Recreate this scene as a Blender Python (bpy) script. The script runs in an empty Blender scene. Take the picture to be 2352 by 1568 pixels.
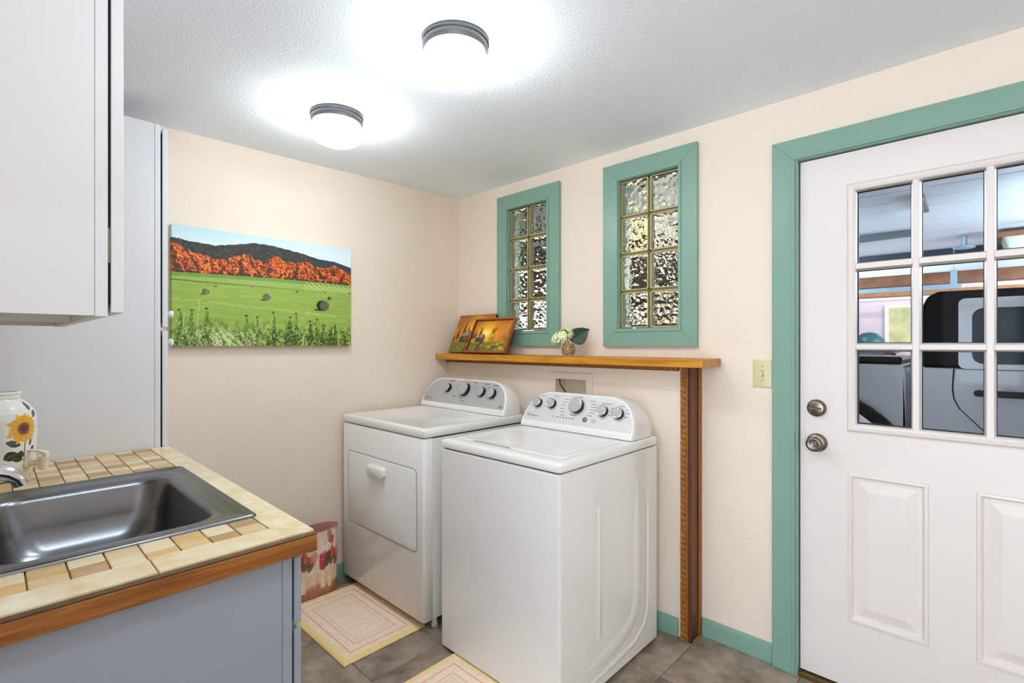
import bpy, bmesh, math, random
import numpy as np
from mathutils import Vector, Matrix

random.seed(4)
RNG = np.random.default_rng(11)
SC = bpy.context.scene
COL = SC.collection
PI = math.pi

# ------------------------------------------------------------------ camera
CAM = (2.656, -2.245, 1.33)
cam_d = bpy.data.cameras.new('camera')
cam_d.sensor_width = 36.0
cam_d.lens = 1140.0 / 2352.0 * 36.0
cam_d.shift_y = 5.0 / 2352.0
cam_d.clip_start = 0.02
cam = bpy.data.objects.new('camera', cam_d)
COL.objects.link(cam)
cam.location = CAM
cam.rotation_euler = (PI / 2, 0, math.radians(43.62))
SC.camera = cam

# ------------------------------------------------------------------ world, exposure
world = bpy.data.worlds.new('daylight')
SC.world = world
world.use_nodes = True
bg = world.node_tree.nodes['Background']
bg.inputs[0].default_value = (0.78, 0.88, 1.0, 1)
bg.inputs[1].default_value = 7.6
LAMP = 40.0
vs = SC.view_settings
vs.view_transform = 'Standard'
vs.look = 'None'
vs.exposure = 0.15
vs.gamma = 1.0
vs.use_curve_mapping = False
SC.cycles.max_bounces = 10
SC.cycles.diffuse_bounces = 6
SC.cycles.glossy_bounces = 3
SC.cycles.transmission_bounces = 8
SC.cycles.transparent_max_bounces = 8
SC.cycles.use_adaptive_sampling = True
SC.cycles.adaptive_threshold = 0.02
SC.cycles.use_light_tree = False
SC.cycles.caustics_refractive = True
SC.cycles.caustics_reflective = False
SC.cycles.sample_clamp_indirect = 6.0


# ================================================================== helpers
def lin(c):
    c = np.asarray(c, float)
    return np.where(c <= 0.04045, c / 12.92, ((c + 0.055) / 1.055) ** 2.4)


def L(r, g, b):
    v = lin([r, g, b])
    return (float(v[0]), float(v[1]), float(v[2]), 1.0)


def mat(name, col, rough=0.5, metal=0.0, var=None, bump=None, spec=0.5, coat=0.0, grain=None, rand=0.0, emit=None):
    """col is sRGB 0..1. var=(scale, amount[, colour2]); bump=(scale, strength[, detail]); grain=(axis, scale, colour2)"""
    m = bpy.data.materials.new(name)
    m.use_nodes = True
    nt = m.node_tree
    N, K = nt.nodes, nt.links
    b = N['Principled BSDF']
    b.inputs['Base Color'].default_value = L(*col)
    b.inputs['Roughness'].default_value = rough
    b.inputs['Metallic'].default_value = metal
    b.inputs['Specular IOR Level'].default_value = spec
    b.inputs['Coat Weight'].default_value = coat
    tc = N.new('ShaderNodeTexCoord')
    src = None
    if var:
        n = N.new('ShaderNodeTexNoise')
        n.inputs['Scale'].default_value = var[0]
        n.inputs['Detail'].default_value = 6
        n.inputs['Roughness'].default_value = 0.65
        K.new(tc.outputs['Object'], n.inputs['Vector'])
        r = N.new('ShaderNodeValToRGB')
        r.color_ramp.elements[0].position = 0.3
        r.color_ramp.elements[1].position = 0.7
        c2 = var[2] if len(var) > 2 else tuple(max(0, x - var[1]) for x in col)
        r.color_ramp.elements[0].color = L(*c2)
        r.color_ramp.elements[1].color = L(*col)
        K.new(n.outputs['Fac'], r.inputs['Fac'])
        src = r.outputs['Color']
    if grain:
        ax, sc, c2 = grain
        mp = N.new('ShaderNodeMapping')
        s = [sc, sc, sc]
        s[ax] = sc * 0.06
        mp.inputs['Scale'].default_value = s
        K.new(tc.outputs['Object'], mp.inputs['Vector'])
        n = N.new('ShaderNodeTexNoise')
        n.inputs['Scale'].default_value = 1.0
        n.inputs['Detail'].default_value = 5
        n.inputs['Distortion'].default_value = 0.6
        K.new(mp.outputs['Vector'], n.inputs['Vector'])
        r = N.new('ShaderNodeValToRGB')
        r.color_ramp.elements[0].position = 0.35
        r.color_ramp.elements[1].position = 0.62
        r.color_ramp.elements[0].color = L(*c2)
        r.color_ramp.elements[1].color = L(*col)
        K.new(n.outputs['Fac'], r.inputs['Fac'])
        src = r.outputs['Color']
    if rand:
        oi = N.new('ShaderNodeObjectInfo')
        mr = N.new('ShaderNodeMapRange')
        mr.inputs['To Min'].default_value = 1 - rand
        mr.inputs['To Max'].default_value = 1 + rand * 0.5
        K.new(oi.outputs['Random'], mr.inputs['Value'])
        hv = N.new('ShaderNodeHueSaturation')
        K.new(mr.outputs['Result'], hv.inputs['Value'])
        if src is not None:
            K.new(src, hv.inputs['Color'])
        else:
            hv.inputs['Color'].default_value = L(*col)
        src = hv.outputs['Color']
    if src is not None:
        K.new(src, b.inputs['Base Color'])
    if bump:
        n = N.new('ShaderNodeTexNoise')
        n.inputs['Scale'].default_value = bump[0]
        n.inputs['Detail'].default_value = bump[2] if len(bump) > 2 else 3
        K.new(tc.outputs['Object'], n.inputs['Vector'])
        bp = N.new('ShaderNodeBump')
        bp.inputs['Strength'].default_value = bump[1]
        bp.inputs['Distance'].default_value = 0.004
        K.new(n.outputs['Fac'], bp.inputs['Height'])
        K.new(bp.outputs['Normal'], b.inputs['Normal'])
    if emit:
        b.inputs['Emission Color'].default_value = L(*emit[0])
        b.inputs['Emission Strength'].default_value = emit[1]
    return m


def painted(name, rough=0.6, coat=0.0, bump=None):
    """colour comes from the mesh colour attribute 'Col'"""
    m = mat(name, (1, 1, 1), rough, coat=coat, bump=bump)
    nt = m.node_tree
    a = nt.nodes.new('ShaderNodeAttribute')
    a.attribute_name = 'Col'
    nt.links.new(a.outputs['Color'], nt.nodes['Principled BSDF'].inputs['Base Color'])
    return m


WPOS = {}


def put(o, parent, c):
    """place o with its origin at world point c below parent (parents are never rotated)"""
    c = Vector(c)
    WPOS[o.name] = c
    if parent is not None:
        o.parent = parent
        o.location = c - WPOS[parent.name]
    else:
        o.location = c


def tag(o, label=None, cat=None, group=None, kind=None):
    if label:
        o['label'] = label
    if cat:
        o['category'] = cat
    if group:
        o['group'] = group
    if kind:
        o['kind'] = kind
    return o


def thing(name, loc, label, cat, group=None, kind=None):
    o = bpy.data.objects.new(name, None)
    o.empty_display_size = 0.05
    COL.objects.link(o)
    put(o, None, loc)
    return tag(o, label, cat, group, kind)


class MB:
    def __init__(s):
        s.v, s.f = [], []

    def add(s, vs_, fs):
        n = len(s.v)
        s.v += [tuple(p) for p in vs_]
        s.f += [tuple(i + n for i in f) for f in fs]
        return s

    def box(s, x0, x1, y0, y1, z0, z1):
        v = [(x0, y0, z0), (x1, y0, z0), (x1, y1, z0), (x0, y1, z0), (x0, y0, z1), (x1, y0, z1), (x1, y1, z1), (x0, y1, z1)]
        f = [(0, 3, 2, 1), (4, 5, 6, 7), (0, 1, 5, 4), (1, 2, 6, 5), (2, 3, 7, 6), (3, 0, 4, 7)]
        return s.add(v, f)

    def loft(s, loops, cap0=True, cap1=True, closed=True):
        n = len(loops[0])
        v = [p for l in loops for p in l]
        f = []
        for i in range(len(loops) - 1):
            for j in range(n if closed else n - 1):
                k = (j + 1) % n
                f.append((i * n + j, i * n + k, (i + 1) * n + k, (i + 1) * n + j))
        if cap0:
            f.append(tuple(range(n - 1, -1, -1)))
        if cap1:
            f.append(tuple((len(loops) - 1) * n + j for j in range(n)))
        return s.add(v, f)

    def prism(s, poly, axis, a, b):
        """poly in the two other axes, order (x,y,z) minus axis"""
        def mk(p, t):
            q = list(p)
            q.insert(axis, t)
            return tuple(q)
        return s.loft([[mk(p, a) for p in poly], [mk(p, b) for p in poly]])

    def lathe(s, prof, c, n=32, axis=2, cap0=True, cap1=True, sx=1.0, sy=1.0):
        loops = []
        for r, h in prof:
            l = []
            for i in range(n):
                t = 2 * PI * i / n
                p = [r * math.cos(t) * sx, r * math.sin(t) * sy]
                p.insert(axis, h)
                l.append((p[0] + c[0], p[1] + c[1], p[2] + c[2]))
            loops.append(l)
        return s.loft(loops, cap0, cap1)

    def tube(s, path, rad, n=10):
        path = [Vector(p) for p in path]
        loops = []
        for i, p in enumerate(path):
            a = path[max(0, i - 1)]
            b = path[min(len(path) - 1, i + 1)]
            d = (b - a).normalized()
            up = Vector((0, 0, 1)) if abs(d.z) < 0.95 else Vector((1, 0, 0))
            u = d.cross(up).normalized()
            w = u.cross(d)
            r = rad[i] if isinstance(rad, (list, tuple)) else rad
            loops.append([tuple(p + u * r * math.cos(2 * PI * k / n) + w * r * math.sin(2 * PI * k / n)) for k in range(n)])
        return s.loft(loops)

    def build(s, name, m, parent=None, bevel=0.0, seg=2, smooth=False, base=None, M=None, angle=40):
        v = [Vector(p) for p in s.v]
        if M is not None:
            v = [M @ p for p in v]
        lo = Vector([min(p[i] for p in v) for i in range(3)])
        hi = Vector([max(p[i] for p in v) for i in range(3)])
        c = Vector(base) if base else (lo + hi) / 2
        if parent is None and base is None:
            c.z = lo.z
        me = bpy.data.meshes.new(name)
        me.from_pydata([tuple(p - c) for p in v], [], s.f)
        bm = bmesh.new()
        bm.from_mesh(me)
        bmesh.ops.recalc_face_normals(bm, faces=bm.faces)
        bm.to_mesh(me)
        bm.free()
        me.materials.append(m)
        o = bpy.data.objects.new(name, me)
        COL.objects.link(o)
        put(o, parent, c)
        if smooth or bevel:
            for p in me.polygons:
                p.use_smooth = True
            me.set_sharp_from_angle(angle=math.radians(angle))
        if bevel:
            b = o.modifiers.new('bevel', 'BEVEL')
            b.width = bevel
            b.segments = seg
            b.limit_method = 'ANGLE'
            b.angle_limit = math.radians(35)
            b.harden_normals = True
        return o


def B(x0, x1, y0, y1, z0, z1):
    return MB().box(x0, x1, y0, y1, z0, z1)


def rrect(x0, x1, y0, y1, r, n=6):
    """rounded rectangle, counter-clockwise list of 2-D points"""
    pts = []
    for cx, cy, a in ((x1 - r, y1 - r, 0), (x0 + r, y1 - r, PI / 2), (x0 + r, y0 + r, PI), (x1 - r, y0 + r, 1.5 * PI)):
        for i in range(n + 1):
            t = a + PI / 2 * i / n
            pts.append((cx + r * math.cos(t), cy + r * math.sin(t)))
    return pts


def at(pts, axis, t):
    out = []
    for p in pts:
        q = list(p)
        q.insert(axis, t)
        out.append(tuple(q))
    return out


def grid_obj(name, P, C, m, parent=None, base=None, smooth=True, wrap=False):
    """P: (ny,nx,3) points, C: (ny,nx,3) sRGB colours -> one mesh with colour attribute"""
    ny, nx = P.shape[:2]
    p = P.reshape(-1, 3)
    c = np.array(base, float) if base is not None else (p.min(0) + p.max(0)) / 2
    idx = np.arange(ny * nx).reshape(ny, nx)
    if wrap:
        a = idx[:-1, :]; b_ = np.roll(idx, -1, 1)[:-1, :]; d_ = np.roll(idx, -1, 1)[1:, :]; e_ = idx[1:, :]
    else:
        a = idx[:-1, :-1]; b_ = idx[:-1, 1:]; d_ = idx[1:, 1:]; e_ = idx[1:, :-1]
    q = np.stack([a, b_, d_, e_], -1).reshape(-1, 4)
    me = bpy.data.meshes.new(name)
    me.vertices.add(len(p))
    me.vertices.foreach_set('co', (p - c).astype(np.float32).ravel())
    me.loops.add(q.size)
    me.loops.foreach_set('vertex_index', q.astype(np.int32).ravel())
    me.polygons.add(len(q))
    me.polygons.foreach_set('loop_start', np.arange(0, q.size, 4, dtype=np.int32))
    me.polygons.foreach_set('loop_total', np.full(len(q), 4, np.int32))
    me.update(calc_edges=True)
    if smooth:
        me.polygons.foreach_set('use_smooth', np.ones(len(q), bool))
    if C is not None:
        at_ = me.color_attributes.new('Col', 'FLOAT_COLOR', 'POINT')
        rgba = np.ones((len(p), 4), np.float32)
        rgba[:, :3] = lin(np.clip(C.reshape(-1, 3), 0, 1))
        at_.data.foreach_set('color', rgba.ravel())
    me.materials.append(m)
    me.validate()
    o = bpy.data.objects.new(name, me)
    COL.objects.link(o)
    put(o, parent, c)
    return o


def vnoise(U, V, sx, sy, seed=0):
    r = np.random.default_rng(seed).random((256, 256))
    x = U * sx; y = V * sy
    xi = np.floor(x).astype(int); yi = np.floor(y).astype(int)
    fx = x - xi; fy = y - yi
    fx = fx * fx * (3 - 2 * fx); fy = fy * fy * (3 - 2 * fy)
    g = lambda i, j: r[i % 256, j % 256]
    return (g(xi, yi) * (1 - fx) + g(xi + 1, yi) * fx) * (1 - fy) + (g(xi, yi + 1) * (1 - fx) + g(xi + 1, yi + 1) * fx) * fy


def fbm(U, V, sx, sy, seed=0, o=4):
    t = 0; a = 1; s = 0
    for k in range(o):
        t = t + a * vnoise(U, V, sx * 2 ** k, sy * 2 ** k, seed + k)
        s += a; a *= 0.55
    return t / s


def mixc(C, col, a):
    a = np.clip(a, 0, 1)[..., None]
    return C * (1 - a) + np.array(col, float) * a


def text_mesh(name, body, size, m, parent, M, extrude=0.0002, shear=0.0):
    cu = bpy.data.curves.new(name, 'FONT')
    cu.body = body
    cu.size = size
    cu.extrude = extrude
    cu.shear = shear
    cu.resolution_u = 3
    tmp = bpy.data.objects.new(name + '_tmp', cu)
    COL.objects.link(tmp)
    dg = bpy.context.evaluated_depsgraph_get()
    me = bpy.data.meshes.new_from_object(tmp.evaluated_get(dg))
    bpy.data.objects.remove(tmp)
    co = [M @ v.co for v in me.vertices]
    c = sum(co, Vector()) / len(co)
    for v, p in zip(me.vertices, co):
        v.co = p - c
    me.materials.clear()
    me.materials.append(m)
    o = bpy.data.objects.new(name, me)
    COL.objects.link(o)
    put(o, parent, c)
    return o


def holes_wall(name, axis, t0, t1, us, zs, holes, m):
    """wall slab between t0 and t1 along `axis`; us/zs are cut lines, holes (u0,u1,z0,z1)"""
    us = sorted(set(us + [h[i] for h in holes for i in (0, 1)]))
    zs = sorted(set(zs + [h[i] for h in holes for i in (2, 3)]))
    solid = {}
    for i in range(len(us) - 1):
        for j in range(len(zs) - 1):
            cu, cz = (us[i] + us[i + 1]) / 2, (zs[j] + zs[j + 1]) / 2
            solid[i, j] = not any(h[0] < cu < h[1] and h[2] < cz < h[3] for h in holes)
    vid, v, f = {}, [], []

    def V_(i, j, s):
        k = (i, j, s)
        if k not in vid:
            vid[k] = len(v)
            p = [us[i], zs[j]]
            p.insert(axis, t1 if s else t0)
            v.append(tuple(p))
        return vid[k]
    for (i, j), ok in solid.items():
        if not ok:
            continue
        f.append((V_(i, j, 0), V_(i + 1, j, 0), V_(i + 1, j + 1, 0), V_(i, j + 1, 0)))
        f.append((V_(i, j, 1), V_(i, j + 1, 1), V_(i + 1, j + 1, 1), V_(i + 1, j, 1)))
        for di, dj, a, b_ in ((-1, 0, (0, 0), (0, 1)), (1, 0, (1, 0), (1, 1)), (0, -1, (0, 0), (1, 0)), (0, 1, (0, 1), (1, 1))):
            if not solid.get((i + di, j + dj), False):
                f.append((V_(i + a[0], j + a[1], 0), V_(i + b_[0], j + b_[1], 0), V_(i + b_[0], j + b_[1], 1), V_(i + a[0], j + a[1], 1)))
    return MB().add(v, f), m, name


# ================================================================== materials
M_wall = mat('peach_plaster', (0.925, 0.868, 0.803), 0.75, bump=(95, 0.5, 4), var=(3, 0.012))
M_ceil = mat('ceiling_texture', (0.945, 0.972, 1.0), 0.8, bump=(110, 0.42, 4))
M_green = mat('sea_green_paint', (0.50, 0.64, 0.575), 0.32, var=(5, 0.015), bump=(40, 0.04))
M_whiteshade = mat('white_paint_shade_tint', (0.60, 0.638, 0.70), 0.42, bump=(30, 0.02))  # cabinet white with its blue-grey shade put into the colour
M_white = mat('white_cabinet_paint', (0.865, 0.875, 0.895), 0.42, bump=(30, 0.02))
M_door = mat('door_paint', (0.90, 0.868, 0.848), 0.4, bump=(60, 0.03), var=(4, 0.012))
M_enamel = mat('white_enamel', (0.92, 0.915, 0.905), 0.16, coat=0.3)
M_plastic = mat('white_plastic', (0.90, 0.90, 0.895), 0.3)
M_gapdark = mat('dark_gap', (0.06, 0.06, 0.06), 0.8)
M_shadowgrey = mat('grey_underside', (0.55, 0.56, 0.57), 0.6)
M_wood = mat('honey_pine', (0.80, 0.55, 0.12), 0.38, grain=(0, 70, (0.68, 0.42, 0.08)))
M_postwood = mat('stained_pine', (0.40, 0.20, 0.07), 0.4, grain=(2, 30, (0.28, 0.12, 0.035)))
M_trimwood = mat('carved_pine', (0.62, 0.40, 0.13), 0.42, var=(60, 0.15))
M_oak = mat('oak_edge', (0.63, 0.40, 0.16), 0.42, grain=(1, 80, (0.47, 0.26, 0.09)))
M_darkbevel = mat('stained_bevel', (0.36, 0.25, 0.13), 0.5, var=(40, 0.06))
M_grout = mat('tan_grout', (0.66, 0.54, 0.38), 0.85, bump=(200, 0.2))
M_steel = mat('brushed_steel', (0.51, 0.52, 0.54), 0.27, metal=1.0, var=(8, 0.05), bump=(160, 0.03))
M_chrome = mat('chrome', (0.85, 0.85, 0.86), 0.08, metal=1.0)
M_nickel = mat('satin_nickel', (0.50, 0.47, 0.43), 0.3, metal=1.0)
M_black = mat('black_plastic', (0.045, 0.045, 0.045), 0.35)
M_silver = mat('silver_panel', (0.69, 0.69, 0.69), 0.35, metal=0.0)
M_ltgrey = mat('pale_grey_panel', (0.81, 0.81, 0.80), 0.35)
M_ink = mat('grey_ink', (0.32, 0.32, 0.33), 0.6)
M_inklt = mat('pale_grey_ink', (0.60, 0.60, 0.61), 0.6)
M_knobcap = mat('grey_knob_face', (0.66, 0.66, 0.66), 0.3)
M_ivory = mat('ivory_plastic', (0.83, 0.80, 0.62), 0.35)
M_pvc = mat('beige_box_plastic', (0.89, 0.83, 0.76), 0.5)
M_fixture = mat('brushed_nickel_pan', (0.27, 0.27, 0.27), 0.4, metal=0.3)
M_globe = mat('opal_glass', (1, 1, 1), 0.3, emit=((0.945, 0.975, 1.0), LAMP))
M_tilefloor = mat('stone_vinyl', (0.68, 0.62, 0.56), 0.42, var=(8, 0.1, (0.40, 0.335, 0.275)), bump=(30, 0.12), rand=0.10)


def vary_by_place(m, scale=(1, 1, 1), k=9.0):
    N = m.node_tree.nodes; K = m.node_tree.links
    tcn = [n for n in N if n.bl_idname == 'ShaderNodeTexCoord'][0]
    nz = [n for n in N if n.bl_idname == 'ShaderNodeTexNoise'][0]
    mp = N.new('ShaderNodeMapping')
    mp.inputs['Scale'].default_value = scale
    oi = N.new('ShaderNodeObjectInfo')
    sc_ = N.new('ShaderNodeVectorMath'); sc_.operation = 'SCALE'
    sc_.inputs['Scale'].default_value = k
    K.new(oi.outputs['Location'], sc_.inputs[0])
    K.new(sc_.outputs['Vector'], mp.inputs['Location'])
    K.new(tcn.outputs['Object'], mp.inputs['Vector'])
    K.new(mp.outputs['Vector'], nz.inputs['Vector'])
    return m


vary_by_place(M_tilefloor)
M_subfloor = mat('dark_joint', (0.33, 0.28, 0.23), 0.9)
M_cord = mat('dark_brown_cord', (0.17, 0.08, 0.05), 0.5)

# ================================================================== room shell
FLOOR_Y = -4.2
ROOM_X = 4.2


def ceil_z(x, y):
    return 2.331 - 0.0015 * x + 0.019 * y


floor = B(0, ROOM_X, FLOOR_Y, 0, -0.06, -0.004).build('floor', M_subfloor, base=(2, -2, 0))
tag(floor, 'brown stone-look vinyl floor laid in large square tiles', 'floor', kind='structure')
# floor tiles, 0.405 m squares on the photograph's joints
TP, TX0, TY0 = 0.405, 0.908, -1.208
tile_me = {}
for i in range(-3, 9):
    for j in range(-4, 4):
        x0 = max(0.003, TX0 + i * TP); x1 = min(ROOM_X - 0.003, TX0 + (i + 1) * TP)
        y0 = TY0 + j * TP; y1 = min(-0.003, TY0 + (j + 1) * TP)
        if x1 - x0 < 0.02 or y1 - y0 < 0.02:
            continue
        w, h = round(x1 - x0 - 0.002, 4), round(y1 - y0 - 0.002, 4)
        if (w, h) not in tile_me:
            o = B(x0, x0 + w, y0, y0 + h, -0.004, 0.0).build('floor_tile', M_tilefloor, floor)
            me = o.data
            bm = bmesh.new(); bm.from_mesh(me)
            top = [e for e in bm.edges if all(v.co.z > 0 for v in e.verts)]
            bmesh.ops.bevel(bm, geom=top, offset=0.0016, segments=1, affect='EDGES')
            bm.to_mesh(me); bm.free()
            tile_me[w, h] = me
        else:
            o = bpy.data.objects.new('floor_tile', tile_me[w, h])
            COL.objects.link(o)
            put(o, floor, ((x0 + x0 + w) / 2, (y0 + y0 + h) / 2, -0.002))

cz = [(x, y, ceil_z(x, y)) for x, y in ((-0.12, FLOOR_Y - 0.1), (ROOM_X + 0.1, FLOOR_Y - 0.1), (ROOM_X + 0.1, 0.12), (-0.12, 0.12))]
o = MB().loft([cz, [(x, y, 2.46) for x, y, z in cz]]).build('ceiling', M_ceil)
tag(o, 'white ceiling with a fine sprayed texture', 'ceiling', kind='structure')

o = B(-0.12, 0, FLOOR_Y - 0.1, 0.0, -0.06, 2.40).build('wall_left', M_wall)
tag(o, 'peach wall behind the landscape canvas', 'wall', kind='structure')

W1 = (0.490, 0.820, 1.400, 2.172)      # first window opening
W2 = (1.284, 1.622, 1.400, 2.172)      # second
DO = (2.105, 3.045, -0.06, 2.071)      # door opening
mb, m_, n_ = holes_wall('wall_back', 1, 0.0, 0.12, [-0.12, ROOM_X], [-0.06, 2.40], [W1, W2, DO], M_wall)
o = mb.build('wall_back', M_wall)
tag(o, 'peach wall with two glass block windows and a door', 'wall', kind='structure')

# lower wall steps forward under the shelf, with a niche for the washer box
FUR = -0.088
BX = (0.932, 1.148, 0.95, 1.143)
mb, m_, n_ = holes_wall('wall_lower', 1, FUR, 0.0, [0, 1.690], [0, 1.226], [BX], M_wall)
o = mb.build('wall_lower', M_wall)
tag(o, 'lower peach wall stepping forward below the wooden shelf', 'wall', kind='structure')

o = B(0, 2.20, -2.52, -2.41, -0.06, 2.40).build('wall_front', M_wall)  # unseen right end lengthened to keep rear daylight off the base cabinet
tag(o, 'peach wall behind the sink counter', 'wall', kind='structure')
o = B(2.10, 2.20, FLOOR_Y, -2.52, -0.06, 2.40).build('wall_return', M_wall)
tag(o, 'peach return wall behind the camera', 'wall', kind='structure')
FILL_HOLE = (2.35, 4.05, 0.03, 2.12)      # opening added in the unseen rear wall to let fill daylight in
mb, _, _ = holes_wall('r', 1, FLOOR_Y - 0.1, FLOOR_Y, [2.20, ROOM_X], [-0.06, 2.40], [FILL_HOLE], M_wall)
o = mb.build('wall_rear', M_wall)
tag(o, 'far peach wall behind the camera', 'wall', kind='structure')
o = B(ROOM_X, ROOM_X + 0.1, FLOOR_Y - 0.1, 0.12, -0.06, 2.40).build('wall_right', M_wall)
tag(o, 'peach wall right of the door', 'wall', kind='structure')


# baseboards: a stepped profile with rounded top
def baseboard(name, path, label):
    """path: ((x0,y0),(x1,y1)) wall line, board thickness towards the room given by normal"""
    (x0, y0), (x1, y1), (nx, ny) = path
    prof = [(0, 0), (0.013, 0), (0.013, 0.066), (0.010, 0.075), (0.004, 0.082), (0, 0.082)]
    a = [(x0 + nx * d, y0 + ny * d, h + 0.0005) for d, h in prof]
    b_ = [(x1 + nx * d, y1 + ny * d, h + 0.0005) for d, h in prof]
    o = MB().loft([a, b_]).build(name, M_green, bevel=0.0015)
    tag(o, label, 'baseboard', kind='structure')


baseboard('baseboard_left', ((0, -1.70), (0, FUR), (1, 0)), 'green baseboard along the wall below the canvas')
baseboard('baseboard_back', ((1.722, 0), (2.016, 0), (0, -1)), 'short green baseboard between the wooden post and door casing')
baseboard('baseboard_lower', ((0.013, FUR), (1.648, FUR), (0, -1)), 'green baseboard behind the washer')


# ------------------------------------------------------------------ mitred casings
def casing(parent, x0, x1, z0, z1, w, y0, y1, sides='lrtb', m=M_green, name='casing_board'):
    """x0..z1 are the OUTER edges; boards of width w, mitred"""
    polys = dict(
        l=[(x0, z0), (x0 + w, z0 + (w if 'b' in sides else 0)), (x0 + w, z1 - w), (x0, z1)],
        r=[(x1, z0), (x1, z1), (x1 - w, z1 - w), (x1 - w, z0 + (w if 'b' in sides else 0))],
        t=[(x0, z1), (x0 + w, z1 - w), (x1 - w, z1 - w), (x1, z1)],
        b=[(x0, z0), (x1, z0), (x1 - w, z0 + w), (x0 + w, z0 + w)])
    for s in sides:
        MB().prism(polys[s], 1, y0, y1).build(name, m, parent, bevel=0.0016)


def glass_mat(name, tint, scale, strength):
    m = bpy.data.materials.new(name)
    m.use_nodes = True
    N, K = m.node_tree.nodes, m.node_tree.links
    N.remove(N['Principled BSDF'])
    g = N.new('ShaderNodeBsdfGlass')
    g.inputs['Color'].default_value = L(*tint)
    g.inputs['Roughness'].default_value = 0.0
    g.inputs['IOR'].default_value = 1.45
    tc = N.new('ShaderNodeTexCoord')
    w = N.new('ShaderNodeTexNoise')
    w.inputs['Scale'].default_value = scale
    w.inputs['Detail'].default_value = 2.0
    w.inputs['Distortion'].default_value = 1.8
    K.new(tc.outputs['Object'], w.inputs['Vector'])
    bp = N.new('ShaderNodeBump')
    bp.inputs['Strength'].default_value = strength
    bp.inputs['Distance'].default_value = 0.012
    K.new(w.outputs['Fac'], bp.inputs['Height'])
    K.new(bp.outputs['Normal'], g.inputs['Normal'])
    K.new(g.outputs[0], N['Material Output'].inputs['Surface'])
    return m


M_block = glass_mat('rippled_block_glass', (0.96, 0.95, 0.90), 60, 0.06)
M_blockedge = mat('olive_block_edge', (0.70, 0.65, 0.46), 0.5)
M_mortar = mat('olive_sealant', (0.52, 0.46, 0.24), 0.4)


def ripple_block(a, z, bw, bh, parent, k):
    """pressed glass block: closed box whose two faces carry real ripples"""
    nx, ny = 34, 40
    U, V = np.meshgrid(np.linspace(0, 1, nx), np.linspace(0, 1, ny))
    fade = np.clip(np.minimum(np.minimum(U, 1 - U) * bw, np.minimum(V, 1 - V) * bh) / 0.012, 0, 1)
    def face(seed, amp):
        q = fbm(U + 0.25 * V, V, bw * 85, bh * 62, seed, 2)
        q = q + 0.35 * np.abs(2 * vnoise(U + 0.4 * V, V, bw * 70, bh * 50, seed + 9) - 1)
        return (q - 0.7) * amp * fade - 0.0045 * (1 - fade)
    fr = 0.0005 - face(300 + k, 0.0085)
    bk = 0.0755 + face(340 + k, 0.0050)
    X = a + bw * U; Z = z + bh * V
    idx = np.arange(nx * ny).reshape(ny, nx)
    v = np.concatenate([np.stack([X, fr, Z], -1).reshape(-1, 3), np.stack([X, bk, Z], -1).reshape(-1, 3)])
    f = []
    for j in range(ny - 1):
        for i in range(nx - 1):
            p = (idx[j, i], idx[j, i + 1], idx[j + 1, i + 1], idx[j + 1, i])
            f.append(tuple(int(t) for t in p)); f.append(tuple(int(t) + nx * ny for t in reversed(p)))
    ring = list(idx[0, :]) + list(idx[1:, -1]) + list(idx[-1, -2::-1]) + list(idx[-2:0:-1, 0])
    for i in range(len(ring)):
        p, q = int(ring[i]), int(ring[(i + 1) % len(ring)])
        f.append((q, p, p + nx * ny, q + nx * ny))
    return MB().add([tuple(map(float, t)) for t in v], f).build('glass_block', M_block, parent, smooth=True, angle=50)


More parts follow.
